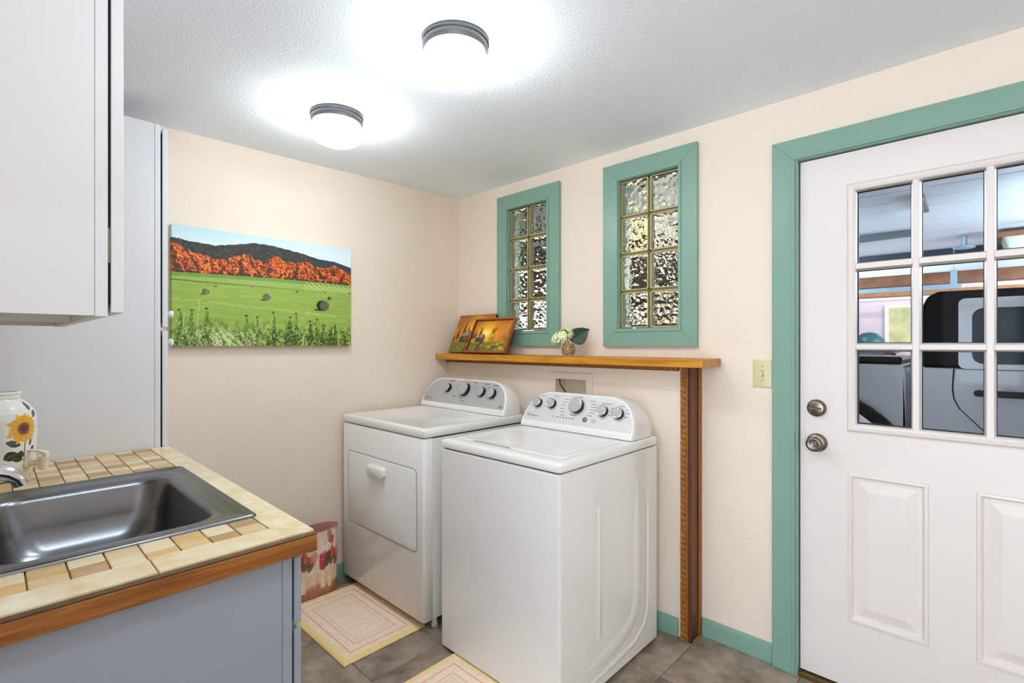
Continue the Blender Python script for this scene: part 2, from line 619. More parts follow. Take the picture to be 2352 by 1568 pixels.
def window(name, hole, outer, label):
    x0, x1, z0, z1 = hole
    w = thing(name, ((x0 + x1) / 2, 0.0, outer[2]), label, 'window', kind='structure')
    cw = 0.085
    casing(w, outer[0], outer[1], outer[2], outer[3], cw, -0.021, -0.0005)
    # stepped bead round the inside of the casing and the reveal lining
    bx0, bx1, bz0, bz1 = outer[0] + cw, outer[1] - cw, outer[2] + cw, outer[3] - cw
    casing(w, bx0 - 0.010, bx1 + 0.010, bz0 - 0.010, bz1 + 0.010, 0.014, -0.026, -0.021, name='inner_bead')
    t = 0.008
    for a in ((x0, x0 + t, z0, z1), (x1 - t, x1, z0, z1), (x0 + t, x1 - t, z1 - t, z1), (x0 + t, x1 - t, z0, z0 + t)):
        B(a[0], a[1], -0.018, 0.125, a[2], a[3]).build('jamb', M_green, w)
    # blocks: two columns, four rows
    ix0, ix1, iz0, iz1 = x0 + t + 0.003, x1 - t - 0.003, z0 + t + 0.003, z1 - t - 0.003
    g = 0.009
    bw = (ix1 - ix0 - g) / 2
    bh = (iz1 - iz0 - 3 * g) / 4
    ms = MB()
    ms.box(ix0 - 0.003, ix0, 0.002, 0.074, iz0, iz1)
    ms.box(ix1, ix1 + 0.003, 0.002, 0.074, iz0, iz1)
    ms.box(ix0 + bw + 0.001, ix0 + bw + g - 0.001, 0.008, 0.068, iz0, iz1)
    ms.build('sealant_strip', M_mortar, w)
    for r in range(3):
        z = iz0 + (r + 1) * bh + r * g
        B(ix0, ix1, 0.008, 0.068, z + 0.001, z + g - 0.001).build('mortar_joint', M_mortar, w)
    for c in range(2):
        for r in range(4):
            a = ix0 + c * (bw + g)
            z = iz0 + r * (bh + g)
            b_ = ripple_block(a, z, bw, bh, w, (c * 4 + r + (0 if x0 < 1 else 3)) % 3)
            # translucent pressed rim inside the block faces
            rm = MB()
            o2 = at(rrect(a + 0.001, a + bw - 0.001, z + 0.001, z + bh - 0.001, 0.009, 3), 1, 0.0025)
            i2 = at(rrect(a + 0.007, a + bw - 0.007, z + 0.007, z + bh - 0.007, 0.008, 3), 1, 0.0015)
            o3 = at(rrect(a + 0.001, a + bw - 0.001, z + 0.001, z + bh - 0.001, 0.009, 3), 1, 0.068)
            rm.loft([i2, o2, o3], False, False)
            rm.build('block_rim', M_blockedge, b_, smooth=True)
    return w


window('window_1', W1, (0.403, 0.903, 1.315, 2.256), 'narrow glass block window with green casing nearest the room corner')
window('window_2', W2, (1.198, 1.703, 1.315, 2.256), 'glass block window with green casing nearest the door')

# ------------------------------------------------------------------ door casing
t1 = thing('trim_1', (2.57, 0, 0), 'wide green casing around the white door', 'trim', kind='structure')
casing(t1, 2.019, 3.131, 0.0, 2.151, 0.082, -0.021, -0.0005, 'lrt')
casing(t1, 2.094, 3.056, 0.0, 2.076, 0.010, -0.026, -0.0215, 'lrt', name='casing_bead')
for a in ((2.101, 2.113, -0.018, 0.13, 0.0, 2.071), (3.037, 3.049, -0.018, 0.13, 0.0, 2.071), (2.113, 3.037, -0.018, 0.13, 2.0625, 2.071)):
    B(*a).build('door_jamb', M_green, t1, bevel=0.001)
B(2.113, 3.037, -0.015, 0.125, 0.0, 0.018).build('threshold', mat('brass_threshold', (0.42, 0.33, 0.17), 0.45, metal=0.5), t1, bevel=0.003)
B(2.1005, 2.104, -0.0192, 0.004, 0.90, 0.975).build('strike_plate', M_black, t1)

# ------------------------------------------------------------------ door slab
DX0, DX1, DZ0, DZ1 = 2.117, 3.033, 0.024, 2.058
DY = 0.006
d1 = thing('door_1', (2.575, DY + 0.02, DZ0), 'white panelled door with nine window panes', 'door', kind='structure')
GL = (2.292, 2.858, 1.014, 1.919)
PN = ((2.292, 2.500, 0.290, 0.826), (2.650, 2.858, 0.290, 0.826))
mb, _, _ = holes_wall('slab', 1, DY, DY + 0.044, [DX0, DX1], [DZ0, DZ1], [GL] + list(PN), M_door)
mb.build('door_slab', M_door, d1)
for (x0, x1, z0, z1) in PN:
    lo = []
    for ins, dy in ((-0.014, -0.0005), (-0.012, -0.005), (-0.004, -0.006), (0.000, 0.001), (0.004, 0.010), (0.016, 0.009), (0.046, 0.0005), (0.050, 0.000)):
        lo.append([(x0 + ins, DY + dy, z0 + ins), (x1 - ins, DY + dy, z0 + ins), (x1 - ins, DY + dy, z1 - ins), (x0 + ins, DY + dy, z1 - ins)])
    MB().loft(lo, False, True).build('raised_panel', M_door, d1)
# lite frame: moulded ring, muntins, panes
fr = MB()
lo = []
x0, x1, z0, z1 = GL
for ins, dy in ((-0.016, 0.0), (-0.016, -0.006), (-0.010, -0.013), (0.002, -0.015), (0.010, -0.011), (0.013, -0.004), (0.013, 0.03)):
    lo.append([(x0 + ins, DY + dy, z0 + ins), (x1 - ins, DY + dy, z0 + ins), (x1 - ins, DY + dy, z1 - ins), (x0 + ins, DY + dy, z1 - ins)])
fr.loft(lo, False, False)
fr.build('lite_frame', M_door, d1)
px = [(2.305, 2.467), (2.493, 2.656), (2.682, 2.845)]
pz = [(1.027, 1.305), (1.331, 1.607), (1.635, 1.906)]
for a, b_ in ((2.467, 2.493), (2.656, 2.682)):
    MB().prism([(a - 0.002, DY + 0.022), (a + 0.004, DY - 0.008), (b_ - 0.004, DY - 0.008), (b_ + 0.002, DY + 0.022)], 2, 1.020, 1.912).build('muntin', M_door, d1, bevel=0.002)
for a, b_ in ((1.305, 1.331), (1.607, 1.635)):
    for c_, e_ in px:
        MB().prism([(DY + 0.022, a - 0.002), (DY - 0.007, a + 0.004), (DY - 0.007, b_ - 0.004), (DY + 0.022, b_ + 0.002)], 0, c_ - 0.004, e_ + 0.004).build('muntin', M_door, d1, bevel=0.002)


def pane_mat():
    m = bpy.data.materials.new('window_pane')
    m.use_nodes = True
    N, K = m.node_tree.nodes, m.node_tree.links
    N.remove(N['Principled BSDF'])
    t = N.new('ShaderNodeBsdfTransparent')
    t.inputs[0].default_value = (0.93, 0.96, 0.97, 1)
    g = N.new('ShaderNodeBsdfGlossy')
    g.inputs['Roughness'].default_value = 0.02
    f = N.new('ShaderNodeFresnel')
    f.inputs['IOR'].default_value = 1.07
    mx = N.new('ShaderNodeMixShader')
    K.new(f.outputs[0], mx.inputs[0]); K.new(t.outputs[0], mx.inputs[1]); K.new(g.outputs[0], mx.inputs[2])
    K.new(mx.outputs[0], N['Material Output'].inputs['Surface'])
    return m


M_pane = pane_mat()
M_puttydark = mat('dark_glazing_putty', (0.20, 0.14, 0.08), 0.6)
for a, b_ in px:
    for c_, e_ in pz:
        p = B(a, b_, DY + 0.020, DY + 0.024, c_, e_).build('pane', M_pane, d1)
        rm = MB()
        w_ = 0.004
        for q in ((a, a + w_, c_, e_), (b_ - w_, b_, c_, e_), (a + w_, b_ - w_, c_, c_ + w_), (a + w_, b_ - w_, e_ - w_, e_)):
            rm.box(q[0], q[1], DY + 0.0245, DY + 0.031, q[2], q[3])
        rm.build('glazing_bead', M_puttydark, p)
# deadbolt and knob
db = MB().lathe([(0.0, -0.0), (0.034, 0.0), (0.034, -0.006), (0.030, -0.014), (0.024, -0.017), (0.001, -0.018)], (2.175, DY, 1.076), 36, axis=1).build('deadbolt', M_nickel, d1, smooth=True, angle=50)
MB().loft([at(rrect(2.155, 2.195, 1.0715, 1.0805, 0.004, 3), 1, DY - 0.016), at(rrect(2.154, 2.196, 1.0725, 1.0795, 0.003, 3), 1, DY - 0.030)]).build('thumb_turn', M_nickel, db, smooth=True)
kn = MB().lathe([(0.0, 0.0), (0.036, 0.0), (0.036, -0.005), (0.031, -0.012), (0.016, -0.014), (0.014, -0.024), (0.022, -0.030), (0.028, -0.040), (0.029, -0.050), (0.026, -0.058), (0.018, -0.060), (0.014, -0.056), (0.001, -0.055)], (2.176, DY, 0.940), 36, axis=1).build('door_knob', M_nickel, d1, smooth=True, angle=60)
B(2.169, 2.183, DY - 0.064, DY - 0.052, 0.9385, 0.9425).build('lock_button', M_chrome, kn, bevel=0.001)

# ================================================================== wooden ledge shelf and post
SH = thing('ledge_shelf', (0.9, -0.1, 1.224), 'long honey pine ledge shelf with carved edge and post beside the washer', 'shelf')
board = MB().prism([(0.002, -0.010), (0.004, -0.200), (0.012, -0.207), (1.802, -0.207), (1.807, -0.202), (1.807, -0.012), (1.803, -0.002), (0.006, -0.002)], 2, 1.2275, 1.264)
board.build('shelf_board', M_wood, SH, bevel=0.003)
# carved apron under the board, along the stepped wall
def carved(n, length, width, origin, ulen, uwid, unrm, name, seed):
    """strip with a repeating carved leaf/rope relief"""
    nx, ny = n, 9
    U, V = np.meshgrid(np.linspace(0, 1, nx), np.linspace(0, 1, ny))
    s = U * length / 0.026
    h = 0.0016 + 0.0022 * np.sin(2 * PI * (s + 0.35 * np.sin(PI * V))) * np.sin(PI * V)
    h[(V > 0.99) | (V < 0.01)] = 0.0032
    h[(np.abs(V - 0.5) > 0.32)] = 0.0032
    o_, a, b_, c_ = (np.array(q, float) for q in (origin, ulen, uwid, unrm))
    P = o_ + U[..., None] * length * a + V[..., None] * width * b_ + h[..., None] * c_
    top = P
    return grid_obj(name, top, None, M_trimwood, SH, smooth=False)


B(0.004, 1.652, -0.108, FUR - 0.0005, 1.206, 1.2272).build('apron_strip', M_trimwood, SH, bevel=0.002)
carved(700, 1.646, 0.019, (0.005, -0.108, 1.2065), (1, 0, 0), (0, 0, 1), (0, -1, 0), 'apron_carving', 1)
# post at the end of the stepped wall
B(1.692, 1.712, -0.100, -0.0005, 0.002, 1.227).build('post_board', M_postwood, SH, bevel=0.001)
B(1.666, 1.702, -0.111, -0.0885, 0.002, 1.227).build('post_strip', M_trimwood, SH, bevel=0.003)
carved(500, 1.222, 0.032, (1.700, -0.111, 0.003), (0, 0, 1), (-1, 0, 0), (0, -1, 0), 'post_carving', 2)
B(1.712, 1.719, -0.030, -0.0005, 0.002, 1.227).build('post_batten', M_trimwood, SH, bevel=0.002)
B(1.702, 1.716, -0.108, -0.090, 0.002, 1.227).build('post_edge', M_postwood, SH, bevel=0.002)

# ================================================================== switch
sw = thing('light_switch', (1.9765, -0.0035, 1.145), 'ivory toggle light switch beside the green door casing', 'switch')
MB().loft([at(rrect(1.939, 2.014, 1.145, 1.264, 0.004, 3), 1, -0.0005), at(rrect(1.939, 2.014, 1.145, 1.264, 0.004, 3), 1, -0.004), at(rrect(1.943, 2.010, 1.149, 1.260, 0.004, 3), 1, -0.0065)]).build('cover_plate', M_ivory, sw, smooth=True)
B(1.9715, 1.9815, -0.0072, -0.006, 1.192, 1.218).build('toggle_slot', mat('ivory_shade', (0.62, 0.58, 0.42), 0.5), sw)
MB().loft([[(1.9725, -0.006, 1.199), (1.9805, -0.006, 1.199), (1.9805, -0.006, 1.215), (1.9725, -0.006, 1.215)], [(1.9735, -0.019, 1.193), (1.9795, -0.019, 1.193), (1.9795, -0.018, 1.201), (1.9735, -0.018, 1.201)]]).build('toggle', M_ivory, sw, bevel=0.0008)
for z in (1.175, 1.235):
    MB().lathe([(0.0, -0.0065), (0.0032, -0.0065), (0.0028, -0.0078), (0.0003, -0.008)], (1.9765, 0, z), 12, axis=1).build('screw', mat('screw_head', (0.62, 0.58, 0.42), 0.4), sw, smooth=True)

# ================================================================== recessed washer box
wb = thing('washer_outlet_box', (1.04, FUR, 0.93), 'recessed beige washer outlet box behind the washer console', 'outlet box')
ro = MB()
ro.loft([at([(0.898, 0.92), (1.180, 0.92), (1.180, 1.175), (0.898, 1.175)], 1, FUR - 0.0004), at([(0.898, 0.92), (1.180, 0.92), (1.180, 1.175), (0.898, 1.175)], 1, FUR - 0.005), at([(0.902, 0.924), (1.176, 0.924), (1.176, 1.171), (0.902, 1.171)], 1, FUR - 0.008), at([(0.938, 0.955), (1.142, 0.955), (1.142, 1.138), (0.938, 1.138)], 1, FUR - 0.006), at([(0.939, 0.956), (1.141, 0.956), (1.141, 1.137), (0.939, 1.137)], 1, -0.012)], False, True)
ro.build('box_body', M_pvc, wb)
MB().tube([(0.945, FUR + 0.02, 1.132), (0.975, FUR - 0.010, 1.108), (1.023, FUR - 0.016, 1.061), (1.06, FUR - 0.014, 1.02), (1.08, FUR + 0.012, 0.985)], 0.0035, 8).build('cord', M_cord, wb, smooth=True)


# ================================================================== appliances
def outline(x0, x1, s0, s1, ra, rb, n=14, p=2.2, crown=0.0):
    """arch outline in (x, s): straight bottom, sides rising into large elliptical shoulders"""
    pts = [(x0, s0), (x1, s0)]
    for i in range(n + 1):
        t = PI / 2 * i / n
        pts.append((x1 - ra + ra * math.cos(t) ** (2 / p), s1 - rb + rb * math.sin(t) ** (2 / p)))
    for i in range(n, -1, -1):
        t = PI / 2 * i / n
        pts.append((x0 + ra - ra * math.cos(t) ** (2 / p), s1 - rb + rb * math.sin(t) ** (2 / p)))
    return pts


def console(th, x0, x1, yb, yt, yback, z0, z1, panel_mat, name):
    """slanted control console. Returns function mapping (x, s in 0..1, out) to a point on the front plane"""
    H = z1 - z0
    nrm = Vector((0, -(z1 - z0), (yt - yb))).normalized()
    nrm = Vector((0, -abs(nrm.y), abs(nrm.z)))

    def fp(x, s, out=0.0):
        return tuple(Vector((x, yb + (yt - yb) * s, z0 + H * s)) + nrm * out)
    ra, rb = 0.155, 0.92
    o0 = outline(x0, x1, 0, 1, ra, rb)

    def inset(d):
        xs = (x0 + x1) / 2
        return [(xs + (x - xs) * (1 - 2 * d / (x1 - x0)), 0.5 + (s - 0.5) * (1 - 2 * d / H)) for x, s in o0]
    body = MB()
    loops = []
    # back outline, slightly lower, in a vertical plane
    loops.append([((x0 + x1) / 2 + (x - (x0 + x1) / 2) * 0.985, yback, z0 + H * s * 0.90) for x, s in o0])
    loops.append([((x0 + x1) / 2 + (x - (x0 + x1) / 2) * 1.0, yback - 0.02, z0 + H * s * 0.95) for x, s in o0])
    loops.append([(fp(x, s)[0], fp(x, s)[1] + 0.022, fp(x, s)[2]) for x, s in o0])
    loops.append([fp(x, s, 0.001) for x, s in o0])
    loops.append([fp(x, s, 0.007) for x, s in inset(0.004)])
    loops.append([fp(x, s, 0.008) for x, s in inset(0.008)])
    loops.append([fp(x, s, 0.005) for x, s in inset(0.011)])
    body.loft(loops)
    c = body.build('console', M_enamel, th, smooth=True, angle=45)
    # control panel plate: inset outline with a taller white band below it
    xs = (x0 + x1) / 2
    pl = outline(x0 + 0.013, x1 - 0.013, 0.17, 0.945, ra - 0.012, 0.72)
    # lean the lower corners to follow the arch
    MB().loft([[fp(x, s, 0.004) for x, s in pl], [fp(x, s, 0.0066) for x, s in pl]]).build('control_panel', panel_mat, th)
    return fp, nrm, c


def knob(th, fp, nrm, x, s, r, depth, ang, marks=True):
    """dial: black skirt with a grey face, chrome ring and pointer"""
    c = Vector(fp(x, s, 0.0066))
    u = Vector((1, 0, 0)); w = nrm.cross(u).normalized()

    def ring(rr, h):
        return [tuple(c + nrm * h + (u * math.cos(2 * PI * i / 28) + w * math.sin(2 * PI * i / 28)) * rr) for i in range(28)]
    k = MB().loft([ring(r * 1.02, 0), ring(r, depth * 0.86)]).build('knob', M_black, th, smooth=True, angle=50)
    MB().loft([ring(r * 1.0, depth * 0.86), ring(r * 1.0, depth * 0.94), ring(r * 0.93, depth), ring(r * 0.88, depth * 0.985)]).build('knob_ring', M_chrome, k, smooth=True, angle=50)
    MB().loft([ring(r * 0.88, depth * 0.975), ring(r * 0.86, depth * 1.0)]).build('knob_face', M_knobcap, k, smooth=True)
    dv = u * math.cos(ang) + w * math.sin(ang)
    pv = nrm.cross(dv)
    a = c + nrm * depth * 1.005 + dv * r * 0.35
    b_ = c + nrm * depth * 1.005 + dv * r * 0.8
    q = [a - pv * 0.0008, b_ - pv * 0.0008, b_ + pv * 0.0008, a + pv * 0.0008]
    MB().loft([[tuple(v) for v in q], [tuple(v + nrm * 0.0006) for v in q]]).build('pointer', M_plastic, k)
    return k


def dashes(th, fp, items, m, name):
    """small printed legend strokes on the control panel: (x, s, width)"""
    mb = MB()
    for x, s, w_ in items:
        h = 0.012
        mb.loft([[fp(x - w_ / 2, s - h, 0.0066), fp(x + w_ / 2, s - h, 0.0066), fp(x + w_ / 2, s + h, 0.0066), fp(x - w_ / 2, s + h, 0.0066)],
                 [fp(x - w_ / 2, s - h, 0.0069), fp(x + w_ / 2, s - h, 0.0069), fp(x + w_ / 2, s + h, 0.0069), fp(x - w_ / 2, s + h, 0.0069)]])
    return tag(mb.build(name, m, th), kind='stuff')


def logo(th, fp, nrm, x, s, size):
    w = Vector((0, -nrm.z * -1, 0))
    up = (Vector(fp(x, 1)) - Vector(fp(x, 0))).normalized()
    o = Vector(fp(x, s, 0.0067))
    M = Matrix(((1, up.x, nrm.x, o.x), (0, up.y, nrm.y, o.y), (0, up.z, nrm.z, o.z), (0, 0, 0, 1)))
    text_mesh('logo_lettering', 'Whirlpool', size, M_ink, th, M, 0.0002, 0.15)
    # swoosh ring above the name
    mb = MB()
    pts = []
    for i in range(15):
        t = PI * (0.05 + 0.95 * i / 14)
        pts.append(Vector((size * 0.55 + size * 0.75 * math.cos(t), size * 0.72 + size * 0.28 * math.sin(t), 0.0003)))
    lo_ = []
    for i, p in enumerate(pts):
        wd = size * 0.035 * (1 + math.sin(PI * i / 14))
        lo_.append([tuple(M @ (p + Vector((0, -wd, 0)))), tuple(M @ (p + Vector((0, wd, 0)))), tuple(M @ (p + Vector((0, wd, 0.0002)))), tuple(M @ (p + Vector((0, -wd, 0.0002))))])
    mb.loft(lo_)
    mb.build('logo_swoosh', M_inklt, th)


# ------------------------------------------------------------------ washer
wa = thing('washing_machine', (1.26, -0.53, 0.0), 'white top loading washing machine standing nearest the door', 'washing machine')
WX0, WX1, WY0, WY1 = 0.930, 1.592, -0.888, -0.178
MB().loft([at(rrect(WX0 + 0.002, WX1 - 0.002, WY0 + 0.002, WY1, 0.010, 4), 2, 0.018), at(rrect(WX0 + 0.001, WX1 - 0.001, WY0 + 0.001, WY1, 0.010, 4), 2, 0.868), at(rrect(WX0 + 0.007, WX1 - 0.007, WY0 + 0.007, WY1, 0.010, 4), 2, 0.8735)]).build('cabinet', M_enamel, wa, smooth=True)
MB().loft([at(rrect(WX0 + 0.010, WX1 - 0.010, WY0 + 0.010, WY1 - 0.01, 0.010, 3), 2, 0.868), at(rrect(WX0 + 0.010, WX1 - 0.010, WY0 + 0.010, WY1 - 0.01, 0.010, 3), 2, 0.884)]).build('top_gap', M_gapdark, wa)
# top: rounded cap whose upper face carries a shallow well for the lid
tl = []
for ins, z in ((0.006, 0.8775), (0.000, 0.880), (-0.001, 0.886), (-0.001, 0.904), (0.003, 0.911), (0.010, 0.914)):
    tl.append(at(rrect(WX0 + ins, WX1 - ins, WY0 + ins, WY1 - 0.002, 0.014, 5), 2, z))
lx0, lx1, ly0, ly1 = 0.974, 1.548, -0.822, -0.395
tl.append(at(rrect(lx0 - 0.006, lx1 + 0.006, ly0 - 0.006, ly1 + 0.006, 0.024, 5), 2, 0.9145))
tl.append(at(rrect(lx0 - 0.002, lx1 + 0.002, ly0 - 0.002, ly1 + 0.002, 0.022, 5), 2, 0.910))
MB().loft(tl).build('top_panel', M_enamel, wa, smooth=True, angle=30)
ll = []
for ins, z in ((0.0, 0.909), (0.0, 0.9135), (0.003, 0.9155), (0.010, 0.9165), (0.040, 0.9165), (0.046, 0.9150), (0.060, 0.9140)):
    ll.append(at(rrect(lx0 + ins, lx1 - ins, ly0 + ins, ly1 - ins, 0.022, 5), 2, z))
MB().loft(ll).build('lid', M_enamel, wa, smooth=True, angle=30)
MB().loft([[(1.06, ly0 - 0.0015, 0.9130), (1.30, ly0 - 0.0015, 0.9130), (1.28, ly0 + 0.005, 0.9172), (1.08, ly0 + 0.005, 0.9172)], [(1.06, ly0 - 0.001, 0.9125), (1.30, ly0 - 0.001, 0.9125), (1.28, ly0 + 0.005, 0.9165), (1.08, ly0 + 0.005, 0.9165)]]).build('lid_grip', M_shadowgrey, wa)
# embossed ribs in the side panel
def rib(path, r, parent, name='side_rib'):
    lo_ = []
    pts = [Vector(p) for p in path]
    for i, p in enumerate(pts):
        a = pts[max(0, i - 1)]; b_ = pts[min(len(pts) - 1, i + 1)]
        d = (b_ - a).normalized()
        n = Vector((1, 0, 0)); t = d.cross(n).normalized()
        e = 0.25 if i in (0, len(pts) - 1) else 1.0
        lo_.append([tuple(p - t * r * e), tuple(p - t * r * 0.5 * e + n * 0.0035 * e), tuple(p + t * r * 0.5 * e + n * 0.0035 * e), tuple(p + t * r * e)])
    MB().loft(lo_).build(name, M_enamel, parent, smooth=True, angle=60)


xr = WX1 - 0.0022
arc = [(xr, -0.355, 0.80), (xr, -0.355, 0.60), (xr, -0.355, 0.30), (xr, -0.362, 0.24), (xr, -0.385, 0.19), (xr, -0.43, 0.155), (xr, -0.50, 0.135), (xr, -0.60, 0.12), (xr, -0.72, 0.11)]
rib(arc, 0.035, wa)
rib([(xr, -0.642, 0.715), (xr, -0.642, 0.70), (xr, -0.642, 0.40), (xr, -0.642, 0.215), (xr, -0.642, 0.20)], 0.016, wa)
rib([(xr, -0.262, 0.82), (xr, -0.262, 0.60), (xr, -0.262, 0.25), (xr, -0.268, 0.17), (xr, -0.30, 0.115), (xr, -0.38, 0.075), (xr, -0.55, 0.06), (xr, -0.78, 0.055)], 0.014, wa)
for x in (WX0 + 0.05, WX1 - 0.05):
    for y in (WY0 + 0.05, WY1 - 0.05):
        MB().lathe([(0.020, 0.0), (0.022, 0.006), (0.010, 0.008), (0.010, 0.022)], (x, y, 0.0), 14).build('foot', M_black, wa, smooth=True)
fp, nr, _ = console(wa, 0.936, 1.574, -0.376, -0.292, -0.192, 0.9165, 1.088, M_ltgrey, 'washer')
for x, s, r, a in ((1.016, 0.645, 0.0235, 1.9), (1.105, 0.655, 0.0235, 1.6), (1.258, 0.66, 0.036, 0.55), (1.404, 0.60, 0.0255, 0.75), (1.486, 0.58, 0.0255, 1.45)):
    knob(wa, fp, nr, x, s, r, 0.026 if r > 0.03 else 0.022, a)
dashes(wa, fp, [(1.155 + 0.019 * i, 0.33, 0.0085) for i in range(6)], M_ink, 'status_light')
dashes(wa, fp, [(1.03, 0.86, 0.030), (1.12, 0.875, 0.034), (1.262, 0.905, 0.026), (1.415, 0.80, 0.055), (1.49, 0.775, 0.035)], M_inklt, 'dial_heading')
dl = []
for i in range(6):
    dl.append((1.185 - 0.012 * math.sin(i * 0.6), 0.82 - i * 0.085, 0.026))
    dl.append((1.335 + 0.014 * math.sin(i * 0.6), 0.83 - i * 0.075, 0.034))
for x in (0.978, 1.070):
    dl += [(x, 0.70, 0.010), (x - 0.004, 0.58, 0.012)]
for x in (1.445, 1.524):
    dl += [(x, 0.70, 0.018), (x + 0.004, 0.62, 0.020), (x, 0.52, 0.020)]
dl += [(1.128, 0.33, 0.018), (1.365, 0.36, 0.030), (1.365, 0.31, 0.022), (1.245, 0.42, 0.034)]
dashes(wa, fp, dl, M_inklt, 'dial_legend')
c = Vector(fp(1.318, 0.345, 0.0066))
u_ = Vector((1, 0, 0)); w_ = nr.cross(u_).normalized()
rg = lambda rr, h: [tuple(c + nr * h + (u_ * math.cos(2 * PI * i / 20) + w_ * math.sin(2 * PI * i / 20)) * rr) for i in range(20)]
MB().loft([rg(0.0125, 0), rg(0.0125, 0.003), rg(0.0105, 0.004)]).build('start_button', mat('grey_button', (0.42, 0.42, 0.42), 0.35), wa, smooth=True)
logo(wa, fp, nr, 0.963, 0.27, 0.0175)

# ------------------------------------------------------------------ dryer
dr = thing('clothes_dryer', (0.42, -0.54, 0.0), 'white front loading clothes dryer with silver control panel near the corner', 'dryer')
RX0, RX1, RY0, RY1 = 0.048, 0.803, -0.885, -0.205
# side and back shell, then the wrap-round front panel
MB().loft([at(rrect(RX0 + 0.002, RX1 - 0.002, RY0 + 0.055, RY1, 0.004, 3), 2, 0.052), at(rrect(RX0 + 0.002, RX1 - 0.002, RY0 + 0.055, RY1, 0.004, 3), 2, 0.890)]).build('cabinet', M_enamel, dr, smooth=True)
def ufront(ins, z):
    r = 0.016
    p = []
    for cx, a in ((RX0 + r, PI), (RX1 - r, 1.5 * PI)):
        for i in range(6):
            t = a + PI / 2 * i / 5
            p.append((cx + (r - ins) * math.cos(t), RY0 + r + (r - ins) * math.sin(t), z))
    return [(RX0 + ins, RY0 + 0.051, z)] + p + [(RX1 - ins, RY0 + 0.051, z)]


MB().loft([ufront(0.004, 0.048), ufront(0.0, 0.052), ufront(0.0, 0.888), ufront(0.004, 0.892)]).build('front_panel', M_enamel, dr, smooth=True, angle=50)
B(RX0 + 0.008, RX1 - 0.008, RY0 + 0.04, RY0 + 0.06, 0.053, 0.888).build('panel_gap', M_gapdark, dr)
B(RX0 + 0.012, RX1 - 0.012, RY0 + 0.012, RY1 - 0.01, 0.888, 0.900).build('top_gap', M_gapdark, dr)
tl = []
for ins, z in ((0.005, 0.8955), (0.000, 0.898), (-0.002, 0.904), (-0.002, 0.927), (0.002, 0.934), (0.010, 0.937), (0.030, 0.9375), (0.034, 0.936)):
    tl.append(at(rrect(RX0 + ins, RX1 - ins, RY0 + ins, RY1 - ins * 0.3, 0.014, 5), 2, z))
MB().loft(tl).build('top_panel', M_enamel, dr, smooth=True, angle=30)
# door with groove and pull
gx = [(x, z) for x, z in rrect(0.116, 0.748, 0.362, 0.744, 0.022, 5)]
MB().loft([at(rrect(0.111, 0.753, 0.357, 0.749, 0.026, 5), 1, RY0 + 0.002), at(rrect(0.112, 0.752, 0.358, 0.748, 0.025, 5), 1, RY0 - 0.0008)]).build('door_groove', M_shadowgrey, dr)
dd = MB().loft([at(rrect(0.116, 0.748, 0.362, 0.744, 0.022, 5), 1, RY0 + 0.002), at(rrect(0.116, 0.748, 0.362, 0.744, 0.022, 5), 1, RY0 - 0.001), at(rrect(0.121, 0.743, 0.367, 0.739, 0.020, 5), 1, RY0 - 0.005)]).build('door', M_enamel, dr, smooth=True, angle=50)
yd = RY0 - 0.005
MB().loft([at(rrect(0.345, 0.497, 0.664, 0.712, 0.014, 4), 1, yd + 0.001), at(rrect(0.345, 0.497, 0.662, 0.712, 0.014, 4), 1, yd - 0.006), at(rrect(0.353, 0.489, 0.656, 0.704, 0.012, 4), 1, yd - 0.024), at(rrect(0.360, 0.482, 0.660, 0.698, 0.010, 4), 1, yd - 0.027)]).build('door_pull', M_plastic, dd, smooth=True, angle=40)
MB().loft([at(rrect(0.358, 0.484, 0.618, 0.662, 0.014, 4), 1, yd + 0.001), at(rrect(0.358, 0.484, 0.618, 0.662, 0.014, 4), 1, yd - 0.0015), at(rrect(0.364, 0.478, 0.624, 0.662, 0.010, 4), 1, yd - 0.0004)]).build('pull_recess', M_enamel, dd, smooth=True)
for x in (RX0 + 0.05, RX1 - 0.03):
    for y in (RY0 + 0.085, RY1 - 0.06):
        MB().lathe([(0.015, 0.0), (0.016, 0.012), (0.013, 0.014), (0.013, 0.053)], (x, y, 0.0), 14).build('leg', M_plastic, dr, smooth=True)
B(0.20, 0.50, -0.80 + 0.40, -0.395, 0.9366, 0.9390).build('top_ridge', M_plastic, dr)
fp, nr, _ = console(dr, 0.040, 0.786, -0.348, -0.272, -0.212, 0.9385, 1.116, M_silver, 'dryer')
for x, s, r, a in ((0.268, 0.66, 0.026, 1.6), (0.424, 0.66, 0.040, 1.75), (0.572, 0.63, 0.0285, 1.6), (0.660, 0.61, 0.0285, 1.2)):
    knob(dr, fp, nr, x, s, r, 0.028 if r > 0.03 else 0.024, a)
dashes(dr, fp, [(0.285, 0.905, 0.040), (0.495, 0.905, 0.030), (0.595, 0.885, 0.042), (0.668, 0.86, 0.040), (0.345, 0.42, 0.030), (0.43, 0.29, 0.022), (0.748, 0.235, 0.034)], M_ink, 'dial_heading')
dl = []
for i in range(5):
    dl.append((0.355 - 0.008 * i, 0.80 - i * 0.085, 0.024))
for i in range(3):
    dl.append((0.497, 0.83 - i * 0.07, 0.026))
dl += [(0.49, 0.60, 0.008), (0.478, 0.45, 0.010), (0.405, 0.375, 0.008), (0.455, 0.36, 0.006), (0.44, 0.92, 0.006), (0.455, 0.915, 0.005), (0.614, 0.80, 0.006), (0.612, 0.76, 0.007), (0.535, 0.61, 0.006), (0.665, 0.77, 0.006), (0.70, 0.66, 0.006), (0.27, 0.87, 0.005)]
dashes(dr, fp, dl, M_inklt, 'dial_legend')
dashes(dr, fp, [(0.748, 0.285, 0.010), (0.748, 0.30, 0.006)], M_ink, 'badge')
logo(dr, fp, nr, 0.075, 0.26, 0.0175)

